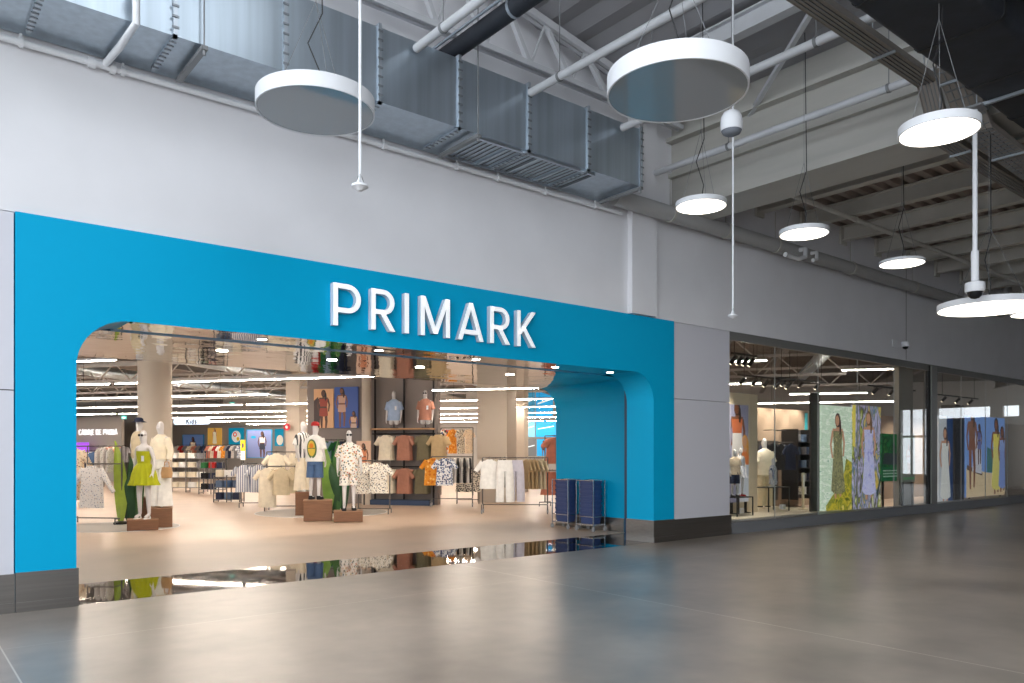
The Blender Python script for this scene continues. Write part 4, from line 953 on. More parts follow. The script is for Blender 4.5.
# striped shirts
p = onz(254, 507.5); r4 = stand(p, -YAW + R(6), .74, 1.32, 'clothes rack of blue striped shirts left of the cream rack', .5)
hang(r4, [(-.22, 'shirt', 'stripe', 6, .84, .44), (.22, 'shirt', 'stripe', 12, .84, .44)] + [(-.30 + .12 * k, 'shirt', 'stripe', 80, .84, .4) for k in range(6)], 1.32, 'shirts on the striped rack', 'on the striped rack')
# rolling racks
p = onz(452, 506.5); r5 = stand(p, -YAW + R(2), 1.25, 1.52, 'rolling clothes rack with the orange shirt', .5, True)
hang(r5, [(-.56, 'shirt', 'orange', 0, .86, .5), (-.2, 'shirt', 'bluefloral', 4, .86, .5), (-.04, 'shirt', 'bluefloral', -82, .86, .44), (.08, 'shirt', 'white', -82, .8, .44), (.18, 'shirt', 'black', -82, .8, .44), (.28, 'shirt', 'white', -82, .8, .44), (.38, 'shirt', 'black', -82, .8, .44), (.48, 'shirt', 'white', -82, .8, .44), (.545, 'shirt', 'black', -82, .8, .44)], 1.52, 'clothes on the rolling racks', 'on the orange rolling rack')
p = onz(468, 504); r6 = stand(p, -YAW + R(2), .7, 1.12, 'low stand holding black and cream print tops behind the rolling racks', .4)
hang(r6, [(-.1, 'top', 'bw', 0, .72, .56), (.16, 'top', 'bw', 5, .72, .5)], 1.12, 'clothes on the rolling racks', 'on the low stand')
p = onz(515, 513.5); r7 = stand(p, -YAW + R(-3), 1.75, 1.50, 'rolling clothes rack with the white shirts and trousers', .5, True)
hang(r7, [(-.66, 'shirt', 'white', 0, .82, .5), (-.52, 'shirt', 'cream', -64, .8, .46), (-.24, 'pants', 'white', 2, 1.16, .42), (.04, 'pants', 'lavender', -3, 1.16, .42), (.30, 'shirt', 'khaki', -64, .84, .46), (.41, 'shirt', 'khaki', -64, .84, .46), (.52, 'shirt', 'khaki', -64, .84, .46), (.63, 'shirt', 'beige', -64, .84, .46), (.74, 'shirt', 'beige', -64, .84, .46), (-.40, 'shirt', 'black', -64, .8, .46), (-.28, 'shirt', 'black', -64, .8, .46)], 1.50, 'clothes on the rolling racks', 'on the white rolling rack')
p = onz(553, 507.5); r8 = stand(p, -YAW + R(-60), .9, 2.15, 'tall clothes stand with salmon pink clothes next to the blue wall', .4, low=1.12)
hang(r8, [(.06, 'shirt', 'pink', 66, .84, .5), (.24, 'shirt', 'pink', 66, .84, .5)], 2.15, 'clothes on the tall pink stand', 'on the bar by the blue wall')
hang(r8, [(.0, 'top', 'pink', 64, .74, .5), (.2, 'top', 'pink', 64, .74, .5)], 1.12, 'clothes on the tall pink stand', 'on the low bar by the blue wall', -.14)

# ---------------- tables and shelving with folded clothes
def pile(loc, rz, c, lab, n=4, w=.30, group='folded clothes'):
    t = thing('folded_pile', lab, 'folded clothes', loc, rz, group)
    for k in range(n):
        h = .045; q = MB(); pts = [ringz(w / 2 * s, .13 * s, k * h + z, 16, sq=.45) for s, z in ((.94, 0), (1, .01), (1, .032), (.95, .043))]; q.loft(pts); obj('folded_garment', q, C[c if isinstance(c, str) else c[k % len(c)]], t)
    return t
def gondola(px, py, w, hs, lab, stacks, dpt=.45, rz=None, h=None):
    p = onz(px, py); t = thing('shelf_unit', lab, 'shelf unit', p, -YAW if rz is None else rz, 'shop shelving'); h = h or hs[-1] + .35
    for x in (-w / 2, 0, w / 2):
        obj('upright', MB().box((x - .015, -dpt / 2, 0), (x + .015, -dpt / 2 + .03, h)).box((x - .015, dpt / 2 - .03, 0), (x + .015, dpt / 2, h)).box((x - .015, -dpt / 2, h - .02), (x + .015, dpt / 2, h)).box((x - .015, -dpt / 2, .04), (x + .015, dpt / 2, .06)), frame_grey, t)
    for z in hs: obj('shelf', MB().box((-w / 2, -dpt / 2, z - .02), (w / 2, dpt / 2, z)), frame_grey, t)
    for i, z in enumerate(hs):
        row = stacks[i]; k = len(row)
        for j, c in enumerate(row):
            x = -w / 2 + w * (j + .5) / k
            pile(on(t, x, -.03, z + .001), t.rotation_euler.z, c, '%s folded pile, %s from left, %s of the %s' % (CN[c], ORD[j], ('bottom', 'second shelf', 'third shelf', 'top shelf')[i], lab.split(',')[0]), 5, min(.34, w / k * .86))
    return t
gondola(188, 492, 1.5, [.2, .62, 1.04, 1.42], 'pale clothes shelves, grey unit far back under the Kids sign', [['cream', 'cream', 'white', 'cream'], ['white', 'cream', 'cream', 'white'], ['cream', 'white', 'cream', 'grey'], ['white', 'cream', 'white', 'grey']], h=1.75)
gondola(213, 494, .95, [.2, .62, 1.04], 'dark clothes shelves, grey unit far back under the yellow poster', [['black', 'navy', 'white'], ['black', 'navy', 'black'], ['green', 'red', 'navy']], h=1.35)
gondola(229, 502, .86, [.1, .5, .84], 'low jeans shelves, grey unit left of the striped shirts', [['navy', 'jeans', 'navy'], ['jeans', 'denim', 'jeans'], ['cream', 'white', 'cream']], h=.9)
gondola(300, 488, 1.2, [.3, .7, 1.1, 1.5], 'square column shelves, grey unit behind the cream rack', [['white', 'black', 'white'], ['black', 'navy', 'black'], ['black', 'white', 'navy'], ['white', 'cream', 'white']], h=1.95)
# rails of clothes at the back
def back_rail(px0, px1, v, z, cols, lab, where, L=.8):
    a, b = onv(px0, v), onv(px1, v); c = (a + b) / 2; w = (b - a).length
    t = thing('clothes_rail', lab, 'clothes rail', c, IR, 'rails at the back of the shop')
    obj('rail', MB().tube([(-w / 2, 0, z), (w / 2, 0, z)], .014, 8), black_metal, t)
    for s in (-1, 1): obj('post', MB().tube([(s * w / 2, 0, 0), (s * w / 2, 0, z)], .02, 8), black_metal, t)
    n = len(cols); hang(t, [(-w / 2 + w * (k + .5) / n, 'shirt', cc, 70, L, .46) for k, cc in enumerate(cols)], z, 'clothes on the back rails', where)
back_rail(176, 206, 44, 2.2, ['white', 'red', 'grey', 'cream', 'pink', 'grey', 'navy'], 'clothes rail at the back under the framed blue poster', 'under the blue back poster')
back_rail(208, 226, 41, 2.15, ['pink', 'cream', 'red', 'white', 'orange'], 'clothes rail at the back under the yellow poster', 'under the yellow back poster')
back_rail(227, 242, 39, 2.15, ['grey', 'navy', 'paper', 'grey', 'bluefloral'], 'clothes rail at the back under the cyan poster', 'under the cyan back poster')
back_rail(77, 96, 30, 1.75, ['navy', 'jeans', 'black', 'navy', 'white', 'denim'], 'clothes rail at far left under the purple screen', 'on the far left rail')
back_rail(104, 126, 31, 2.0, ['white', 'pink', 'cream', 'pink', 'grey'], 'clothes rail behind the tall green leaves', 'on the rail behind the leaves')
back_rail(441, 473, 28.5, 2.62, ['toss', 'orange', 'bw', 'sepia'], 'high clothes rail left of the wide square column', 'by the wide square column', 1.0)
back_rail(318, 345, 22.3, 2.05, ['red', 'green', 'skyblue', 'green', 'navy'], 'clothes rail below the swimwear posters', 'below the swimwear posters', 1.2)

# ---------------- posters and signs
SK1, SK2, SK3 = (120, 76, 54), (196, 146, 116), (84, 52, 40)
def ell(cx, cy, rx, ry, n=20): return [(cx + rx * cos(2 * pi * j / n), cy + ry * sin(2 * pi * j / n)) for j in range(n)]
def limb(pts, w0, w1):
    L, Rr = [], []
    P = [Vector(p) for p in pts]
    for i, p in enumerate(P):
        d = (P[min(i + 1, len(P) - 1)] - P[max(i - 1, 0)]).normalized(); nn = Vector((-d.y, d.x)); w = w0 + (w1 - w0) * i / (len(P) - 1)
        L.append(tuple(p + nn * w / 2)); Rr.append(tuple(p - nn * w / 2))
    return L + Rr[::-1]
def fig(cx, y0, h, skin, hair, top, bottom, long_dress=False, lean=0.0, legs=True):
    """flat printed figure, units of its poster's height"""
    s = h; X = lambda a: cx + a * s; Y = lambda b: y0 + b * s; out = []
    if legs:
        out += [(skin, limb([(X(-.05), Y(.5)), (X(-.055), Y(.25)), (X(-.05), Y(0))], .085 * s, .04 * s)), (skin, limb([(X(.05), Y(.5)), (X(.075), Y(.26)), (X(.06), Y(.02))], .085 * s, .04 * s))]
    out += [(skin, limb([(X(-.11), Y(.8)), (X(-.16), Y(.64)), (X(-.12), Y(.48))], .05 * s, .03 * s)), (skin, limb([(X(.11), Y(.8)), (X(.15), Y(.66)), (X(.13), Y(.5))], .05 * s, .03 * s))]
    out += [(skin, limb([(X(0), Y(.92)), (X(0), Y(.8))], .06 * s, .07 * s)), (skin, [(X(-.12), Y(.83)), (X(.12), Y(.83)), (X(.085), Y(.62)), (X(.11), Y(.48)), (X(-.11), Y(.48)), (X(-.085), Y(.62))])]
    if top: out += [(top, [(X(-.11), Y(.80)), (X(.11), Y(.80)), (X(.09), Y(.62)), (X(-.09), Y(.62))])]
    if bottom:
        out += [(bottom, [(X(-.09), Y(.63)), (X(.09), Y(.63)), (X(.17), Y(.08)), (X(.05), Y(.05)), (X(-.08), Y(.06)), (X(-.15), Y(.1))] if long_dress else [(X(-.1), Y(.58)), (X(.1), Y(.58)), (X(.115), Y(.4)), (X(0), Y(.38)), (X(-.115), Y(.4))])]
    out += [(hair, ell(X(.0), Y(.93), .062 * s, .085 * s)), (hair, limb([(X(.04), Y(.93)), (X(.06), Y(.84)), (X(.05), Y(.76))], .06 * s, .03 * s)), (skin, ell(X(-.012), Y(.925), .045 * s, .062 * s))]
    return out
def poster(name, lab, loc, rz, wd, ht, ground, shapes, glow=0.0, frame=None, cat='poster', dpt=.04, bgm=None):
    t = thing(name, lab, cat, loc, rz)
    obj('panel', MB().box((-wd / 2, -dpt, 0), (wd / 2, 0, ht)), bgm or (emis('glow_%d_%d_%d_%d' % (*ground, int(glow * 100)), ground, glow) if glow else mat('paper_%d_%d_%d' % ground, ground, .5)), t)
    mats, idx, m = [], {}, MB()
    for k, (c, poly) in enumerate(shapes):
        if c not in idx:
            idx[c] = len(mats)
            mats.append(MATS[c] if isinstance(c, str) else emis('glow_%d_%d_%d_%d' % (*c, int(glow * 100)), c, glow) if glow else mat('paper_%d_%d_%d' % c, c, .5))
        poly = [(min(max(a * ht, 0.001), wd - .001) - wd / 2, min(max(b * ht, 0.001), ht - .001)) for a, b in poly]
        m.prism(poly, lambda a, b, s: (a, s, b), -dpt - .0004 * (k + 1), -dpt + .001, idx[c])
    if shapes: obj('picture', m, mats, t)
    if frame:
        f = MB()
        for a, b in (((-wd / 2 - .03, -dpt - .03, -.03), (-wd / 2, .0, ht + .03)), ((wd / 2, -dpt - .03, -.03), (wd / 2 + .03, .0, ht + .03)), ((-wd / 2, -dpt - .03, -.03), (wd / 2, .0, 0)), ((-wd / 2, -dpt - .03, ht), (wd / 2, .0, ht + .03))): f.box(a, b)
        obj('frame', f, frame, t)
    return t
cyan_f = mat('cyan_frame', (0, 150, 200), .5)
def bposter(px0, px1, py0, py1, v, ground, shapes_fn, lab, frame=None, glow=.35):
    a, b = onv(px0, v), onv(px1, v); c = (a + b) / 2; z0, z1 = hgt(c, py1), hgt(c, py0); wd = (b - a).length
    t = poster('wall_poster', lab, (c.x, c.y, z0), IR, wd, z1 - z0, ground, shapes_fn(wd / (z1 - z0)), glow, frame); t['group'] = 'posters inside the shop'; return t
def bracket_(t, h):                               # wire that holds a poster hung from the ceiling
    obj('hanging_wire', MB().tube([(-.3, -.02, h), (-.3, -.02, 5.597 - t.location.z)], .006, 5).tube([(.3, -.02, h), (.3, -.02, 5.597 - t.location.z)], .006, 5), black_metal, t)
bposter(183.5, 204, 435, 457, 47.4, (92, 116, 160), lambda r: fig(r * .48, -.25, 1.15, SK3, (30, 24, 24), (220, 200, 170), (60, 62, 70)) , 'blue framed poster of a person in a cream T-shirt under the Kids sign', cyan_f)
bposter(208, 222, 428, 445, 47.4, (226, 176, 84), lambda r: fig(r * .5, .02, .94, SK2, (120, 70, 40), (240, 226, 200), (236, 220, 190), True), 'yellow poster of a person in white right of the Kids sign')
bposter(229, 244, 428, 445, 47.4, (0, 150, 190), lambda r: [((240, 240, 236), ell(r * .5, .5, .3, .34)), ((214, 90, 70), ell(r * .42, .62, .14, .14)), ((240, 240, 236), ell(r * .42, .62, .07, .07)), ((230, 190, 60), ell(r * .62, .36, .1, .12))], 'cyan poster with a white and red rounded shape')
bposter(247.5, 272, 430, 457.5, 40, (118, 128, 172), lambda r: [((0, 150, 190), ell(r * .26, .74, .11, .05))] + fig(r * .62, -.12, 1.06, SK3, (26, 22, 22), (232, 222, 216), (40, 44, 60)), 'large blue framed poster of a man in a white T-shirt', cyan_f)
bposter(275, 283.5, 429, 446, 47.4, (0, 150, 190), lambda r: [((236, 226, 210), ell(r * .6, .35, .22, .3))], 'narrow cyan poster left of the square column')
t = bposter(241, 245.5, 440, 460, 36, (240, 200, 40), lambda r: [((240, 240, 240), [(0, 0), (r, 0), (r, .45), (0, .45)]), ((90, 90, 96), ell(r * .5, .72, r * .22, .12))], 'narrow yellow and white banner before the blue framed poster')
obj('banner_pole', MB().tube([(0, .02, -t.location.z), (0, .02, 0)], .02, 8), black_metal, t)
for px0, px1, py0, py1, c, lab in ((523, 535, 388, 418, (40, 130, 170), 'upper left pane of the bright blue panel far behind the racks'), (536, 553, 388, 418, (0, 150, 214), 'upper right pane of the bright blue panel far behind the racks'), (523, 535, 420, 437, (110, 176, 206), 'middle left pane of the bright blue panel'), (536, 556, 420, 437, (0, 150, 214), 'middle right pane of the bright blue panel'), (523, 536, 439, 456, (88, 92, 96), 'grey lower pane of the bright blue panel'), (537, 556, 439, 456, (0, 140, 200), 'lower blue pane with a person far behind the racks')):
    bposter(px0, px1, py0, py1, 45, c, (lambda r: fig(r * .35, .0, .9, SK3, (20, 20, 24), (190, 90, 70), (40, 40, 50))) if 'person' in lab else (lambda r: [((220, 236, 242), [(r * .1, .45), (r * .9, .6), (r * .9, .66), (r * .1, .5)])]), lab, glow=.5)
# two swimwear posters on the display wall
a = onv(315, 22.8)
bposter(314.5, 334, 389, 428, 22.80, (214, 164, 120), lambda r: [((62, 44, 40), [(0, 0), (.16, 0), (.2, .5), (.12, .8), (0, .7)])] + fig(r * .5, -.12, 1.08, SK3, (30, 22, 20), (150, 60, 40), (150, 60, 40)), 'tall swimwear poster on sand ground, left of the pair', glow=.12)
bposter(335, 358.5, 387, 428, 22.80, (56, 84, 152), lambda r: fig(r * .32, .02, .95, SK1, (40, 24, 20), (190, 150, 130), (190, 150, 130)) + fig(r * .82, -.3, .7, SK1, (30, 24, 22), (210, 170, 140), (200, 170, 150)), 'tall blue swimwear poster, right of the pair', glow=.12)
bposter(357, 371, 441, 468, 22.2, (216, 176, 150), lambda r: fig(r * .5, -.3, 1.2, SK1, (30, 22, 20), (210, 130, 90), (210, 130, 90)), 'small portrait poster behind the printed shirt mannequin', glow=.12)
t = [o for o in COL.objects if o.get('label', '').startswith('small portrait')][0]
obj('easel', MB().tube([(0, .01, -t.location.z), (0, .01, 0)], .02, 8), black_metal, t)
# hanging and wall signs
def text_strokes(s, h, wd):
    out = []; x = 0; w = h * .62
    A = {'C': [[(1, .85), (.75, 1), (.25, 1), (0, .75), (0, .25), (.25, 0), (.75, 0), (1, .15)]], 'A': [[(0, 0), (.5, 1), (1, 0)], [(.2, .35), (.8, .35)]], 'B': [[(0, 0), (0, 1), (.75, 1), (.95, .78), (.75, .54), (0, .54)], [(.75, .54), (1, .28), (.75, 0), (0, 0)]], 'I': [[(.5, 0), (.5, 1)]],
         'N': [[(0, 0), (0, 1), (1, 0), (1, 1)]], 'E': [[(1, 0), (0, 0), (0, 1), (1, 1)], [(0, .52), (.8, .52)]], 'D': [[(0, 0), (0, 1), (.6, 1), (1, .65), (1, .35), (.6, 0), (0, 0)]], 'P': [[(0, 0), (0, 1), (.75, 1), (1, .75), (.75, .48), (0, .48)]], 'R': [[(0, 0), (0, 1), (.75, 1), (1, .75), (.75, .48), (0, .48)], [(.5, .48), (1, 0)]],
         'O': [[(.3, 0), (0, .3), (0, .7), (.3, 1), (.7, 1), (1, .7), (1, .3), (.7, 0), (.3, 0)]], 'K': [[(0, 0), (0, 1)], [(.95, 1), (0, .42)], [(.3, .6), (1, 0)]], 'i': [[(.5, 0), (.5, .68)], [(.5, .88), (.5, 1)]], 'd': [[(.9, 1), (.9, 0)], [(.9, .55), (.5, .68), (.1, .45), (.1, .2), (.5, 0), (.9, .15)]], 's': [[(.85, .58), (.5, .68), (.2, .52), (.5, .34), (.85, .18), (.5, 0), (.12, .1)]]}
    for ch in s:
        if ch == ' ': x += w * .8; continue
        k = .4 if ch in 'Ii' else .85 if ch.islower() else 1
        out += [[(x + a * w * k, b * h) for a, b in st] for st in A[ch]]; x += w * k + h * .24
    return [[(a - x / 2, b) for a, b in st] for st in out], x
a, b = onv(174, 33), onv(210, 33); c = (a + b) / 2; zk = hgt(c, 421.5); L = (b - a).length
t = thing('kids_sign', 'white glowing pill shaped Kids sign hanging in the shop', 'sign', (c.x, c.y, zk), IR)
hp = .155; pill = [(-L / 2 + hp + hp * cos(a_), hp * sin(a_)) for a_ in [R(90 + 15 * i) for i in range(13)]] + [(L / 2 - hp + hp * cos(a_), hp * sin(a_)) for a_ in [R(-90 + 15 * i) for i in range(13)]]
obj('sign_body', MB().prism(pill, lambda a, b, s: (a, s, b), -.05, .05), emis('pill_glow', (206, 226, 248), .7), t)
q = MB()
st, x = text_strokes('Kids', .22, 0)
for s_ in st: q.stroke(s_, .045, lambda a, b, s: (a + .05, s, b - .11), -.058, -.049)
obj('lettering', q, mat('ink', (46, 50, 60), .6), t, label='dark Kids lettering')
obj('hanging_wire', MB().tube([(-L * .35, 0, hp), (-L * .35, 0, 5.597 - zk)], .008, 5).tube([(L * .35, 0, hp), (L * .35, 0, 5.597 - zk)], .008, 5), black_metal, t)
c = onv(98.5, 36.99); t = thing('fitting_room_sign', 'white glowing fitting room lettering on the grey wall at far left', 'sign', (c.x, c.y, hgt(c, 434.5)), IR)
q = MB(); st, x = text_strokes('CABINE DE PROBA', .27, 0); sc_ = 2.75 / x
for s_ in st: q.stroke([(a * sc_, b) for a, b in s_], .045, lambda a, b, s: (a, s, b), -.04, -.0)
obj('lettering', q, emis('letter_glow', (240, 240, 244), 1.0), t)
c = onv(81, 36.4); t = thing('wall_screen', 'purple glowing screen at far left', 'screen', (c.x, c.y, hgt(c, 452)), IR)
obj('display', MB().cbox((0, 0, .27), (1.1, .05, .55)), emis('purple_glow', (160, 80, 224), .9), t, bevel=.01); obj('stand', MB().tube([(0, .0, 0), (0, .0, -t.location.z)], .03, 8), black_metal, t)
for px, py, v, lab in ((124, 417.5, 27, 'green exit sign hanging behind the navy cap'), (232, 403.5, 30, 'green exit sign hanging under the shop ceiling lamps')):
    c = onv(px, v); z = hgt(c, py); t = thing('exit_sign', lab, 'sign', (c.x, c.y, z), IR)
    obj('sign_box', MB().cbox((0, 0, 0), (.24, .04, .14)), emis('exit_teal', (60, 160, 150), .8), t, bevel=.004)
    q = MB().stroke([(-.08, -.02), (-.02, .02), (.04, -.03)], .02, lambda a, b, s: (a, s, b), -.024, -.019).stroke([(.06, .0), (.1, .0)], .02, lambda a, b, s: (a, s, b), -.024, -.019); obj('pictogram', q, emis('sign_white', (235, 245, 240), .6), t)
    obj('hanging_wire', MB().tube([(0, 0, .07), (0, 0, 5.597 - z)], .006, 5), black_metal, t)
c = onv(287, 28.3); z = hgt(c, 427); t = thing('round_sign', 'small round red sign fixed to the square column', 'sign', (c.x, c.y, z), IR)
obj('disc', MB().lathe([(.15, 0), (.15, .03)], n=24), mat('sign_red', (206, 40, 60), .5), t).rotation_euler = (R(90), 0, 0); obj('bracket', MB().cbox((0, .1, 0), (.03, .2, .03)), black_metal, t); obj('dot', MB().lathe([(.06, .03), (.06, .034)], n=20), white_paint, t).rotation_euler = (R(90), 0, 0)

# ---------------- basket trolleys by the blue wall
bnavy = mat('basket_navy', (52, 70, 116), .5)
def basket_mb():
    m = MB(); n = 24
    def ring(w, d, z): return ringz(w / 2, d / 2, z, n, sq=.35)
    m.loft([ring(.24, .38, 0), ring(.245, .385, .02), ring(.285, .445, .17), ring(.30, .46, .175), ring(.30, .46, .20), ring(.28, .44, .20), ring(.278, .438, .175), ring(.272, .432, .165), ring(.234, .374, .012)])
    for s in (-1, 1): m.tube([(s * .143, -.17, .19), (s * .145, -.12, .205), (s * .145, .12, .205), (s * .143, .17, .19)], .006, 6)
    return m
bproto = None
def trolley(x, y, lab, which):
    global bproto
    t = thing('basket_trolley', lab, 'trolley', (x, y, 0), 0, 'basket trolleys'); W, D, H = .34, .50, 1.05
    for sx in (-1, 1):
        for sy in (-1, 1):
            obj('post', MB().tube([(sx * W / 2, sy * D / 2, .10), (sx * W / 2, sy * D / 2, H)], .011, 8), chrome, t)
            cs = obj('caster', MB().tube([(sx * W / 2 - .014, sy * D / 2, .042), (sx * W / 2 + .014, sy * D / 2, .042)], .042, 14).box((sx * W / 2 - .02, sy * D / 2 - .012, .04), (sx * W / 2 + .02, sy * D / 2 + .012, .105)), mat('caster_grey', (150, 150, 152), .4), t)
    for z in (.125, .30, H):
        obj('rail', MB().tube([(-W / 2, -D / 2, z), (W / 2, -D / 2, z), (W / 2, D / 2, z), (-W / 2, D / 2, z), (-W / 2, -D / 2, z)], .009, 8), chrome, t)
    obj('deck', MB().box((-W / 2, -D / 2, .135), (W / 2, D / 2, .148)), chrome, t)
    for k in range(8):
        lab_ = 'navy shopping basket, %s from the bottom in the %s trolley' % (ORD[k], which)
        p = (x, y, .15 + .098 * k)
        if bproto is None:
            bproto = tag(obj('shopping_basket', basket_mb(), bnavy, loc=p), lab_, 'basket', 'stacked navy baskets')
        else: dup(bproto, p, 0, lab_)
trolley(11.30 + .17, 11.30 + .25, 'chrome basket trolley stacked with navy baskets, nearer the hall', 'nearer')
trolley(11.30 + .17, 12.06 + .25, 'chrome basket trolley stacked with navy baskets, farther into the shop', 'farther')

# ---------------- behind the right windows
PY = 13.0
wood_wall = mat('partition_tan', (150, 128, 108), .7); darkp = mat('partition_dark', (70, 64, 60), .6); cream_p = mat('cream_panel', (222, 206, 178), .7)
struct('wall_window_back', MB().box((13.2, PY, 0), (42, PY + .15, 2.95)), wood_wall)
struct('floor_window', MB().box((XW + .04, Y0 + .33, 0), (18.0, PY - .02, .24)), mat('platform_cream', (226, 214, 192), .5))
a = ony(747, 10.55); b = ony(757.5, 10.55)
struct('partition', MB().box((a.x - .9, 10.55, .241), (b.x, 10.70, 3.0)), cream_p)
a = ony(811, 9.75); b = ony(820, 9.75); struct('pillar', MB().box((a.x, 9.75, 0), (b.x, 9.80, 3.05)), darkp)
def wp(name, px0, px1, py0, py1, Y, ground, shapes_fn, lab, glow=.4, bgm=None, frame=None, dpt=.05):
    a, b = ony(px0, Y), ony(px1, Y); c = (a + b) / 2; z0, z1 = hgt(c, py1), hgt(c, py0); wd = (b - a).length
    t = poster(name, lab, (c.x, c.y, z0), 0, wd, z1 - z0, ground, shapes_fn(wd / (z1 - z0)), glow, frame, dpt=dpt, bgm=bgm); t['group'] = 'window posters'
    if z0 > .05:
        q = MB()
        for s in (-1, 1): q.box((s * wd * .4 - .03, -.04, -z0 + (.24 if c.x < 18 else 0)), (s * wd * .4 + .03, 0, 0)).box((s * wd * .4 - .03, -.15, -z0 + (.24 if c.x < 18 else 0)), (s * wd * .4 + .03, .15, -z0 + .02 + (.24 if c.x < 18 else 0)))
        obj('stand', q, black_metal, t)
    return t
SUN = blotch('sun_dress', [(70, 74, 56), (170, 164, 116), (110, 110, 80), (200, 190, 140)], 9, .5)
LIL = blotch('lilac_dress', [(150, 150, 214), (206, 204, 236), (176, 180, 230)], 5, .6)
sea = blotch('sea_print', [(166, 192, 166), (204, 218, 196), (186, 206, 180), (226, 232, 216), (150, 182, 156)], 3.2, .75, stretch=(1, 1, 3)); meadow = blotch('meadow_print', [(60, 90, 40), (210, 190, 60), (120, 130, 40), (236, 214, 110)], 5, .6)
wp('light_box', 819.5, 850, 406, 511, 9.72, (190, 214, 190), lambda r: [('meadow_print', [(0.08, 0), (r, 0), (r, .46), (r * .8, .5), (r * .7, .3), (.08, .06)])] + fig(r * .52, .12, .80, SK2, (60, 36, 28), 'sun_dress', 'sun_dress', True) , 'lit window poster of a woman in a green dress by the sea', bgm=sea, glow=.6)
market = blotch('market_print', [(120, 70, 60), (226, 196, 90), (70, 110, 130), (200, 190, 220), (60, 60, 50), (160, 170, 60), (226, 220, 200)], 2.2, .6, stretch=(2.2, 1, .8))
wp('light_box', 850.5, 879, 406, 510, 9.72, (150, 140, 150), lambda r: fig(r * .56, .1, .84, SK2, (110, 80, 50), 'lilac_dress', 'lilac_dress', True) + [((226, 206, 90), [(0, .62), (.05, .6), (.06, 1), (0, 1)]), ((40, 60, 60), [(r * .86, .1), (r, .3), (r, .36), (r * .84, .16)])], 'lit window poster of a woman in a lilac dress on a busy street', bgm=market, glow=.6)
greenp = blotch('leaf_notice', [(20, 90, 50), (40, 140, 70), (16, 70, 44), (90, 170, 80)], 4, .22)
def green_text(r):
    o = [((16, 120, 66), [(0, 0), (r, 0), (r, .30), (0, .30)]), ((60, 70, 76), [(.05, .36), (r * .8, .34), (r * .85, .58), (.1, .6)])]
    for i in range(3):
        x = .06
        while x < r - .12: w_ = .05 + .05 * ((i * 7 + int(x * 40)) % 3); o.append(((200, 226, 206), [(x, .21 - .06 * i), (x + w_, .21 - .06 * i), (x + w_, .235 - .06 * i), (x, .235 - .06 * i)])); x += w_ + .025
    return o
wp('window_notice', 880, 899, 434, 481, 9.66, (30, 120, 60), green_text, 'green leafy notice with white text lines in the window', glow=.22, bgm=greenp)
wp('window_notice', 900.5, 913, 433, 482, 9.42, (158, 160, 148), lambda r: fig(r * .5, .15, .62, SK2, (90, 60, 44), (206, 196, 190), (200, 190, 190)) + [((190, 206, 186), [(.04, .88), (r - .04, .88), (r - .04, .92), (.04, .92)]), ((130, 196, 140), [(.04, .05), (r - .04, .05), (r - .04, .1), (.04, .1)])], 'pale green notice with a small figure before the grey window column', glow=.12)
a = ony(899, 9.55); b = ony(913, 9.55); struct('window_column', MB().box((a.x, 9.55, 0), (b.x, 9.68, 5.6)), mat('column_grey', (176, 168, 158), .6))
wp('light_box', 937, 951, 416, 503, 9.9, (196, 200, 206), lambda r: [((24, 60, 110), [(r * .62, 0), (r, 0), (r, 1), (r * .55, 1)])] + fig(r * .45, .0, .86, SK2, (60, 40, 34), (230, 230, 226), (226, 226, 222), True), 'narrow white and blue window poster right of the thick mullion', glow=.5)
a = ony(955, 9.8); b = ony(964, 9.8); struct('pillar', MB().box((a.x, 9.8, 0), (b.x, 10.2, 3.1)), darkp)
wp('light_box', 964.5, 1003, 417, 496, 9.75, (112, 146, 204), lambda r: [((206, 184, 150), [(0, 0), (r, 0), (r, .26), (r * .5, .30), (0, .36)]), ((90, 76, 70), [(.02, .34), (r * .4, .26), (r * .4, .30), (.02, .40)]), ((60, 110, 110), [(r * .52, .3), (r, .28), (r, .5), (r * .52, .62)]), ((190, 190, 200), limb([(r * .26, .3), (r * .3, .75)], .3, .18))] + fig(r * .14, .1, 1.0, SK1, (40, 30, 26), (120, 84, 66), None) + fig(r * .32, .4, .5, SK3, (30, 26, 26), (90, 96, 150), (90, 96, 150)) + fig(r * .76, .02, .96, SK1, (40, 26, 22), (216, 200, 90), (206, 196, 110), True) + fig(r * .92, .04, .84, SK1, (60, 40, 30), (130, 150, 200), (120, 140, 196), True), 'wide lit window poster of people on a beach under blue sky', glow=.65)
wp('wall_poster', 729, 746.5, 405, 502, 10.54, (150, 150, 176), lambda r: fig(r * .35, .18, .84, SK1, (40, 26, 22), (200, 110, 70), (230, 224, 220), True) + fig(r * .8, -.12, .8, SK2, (210, 150, 70), (214, 120, 60), (200, 206, 220), True), 'poster of two women just inside the first window, left of cream panel', glow=.14)
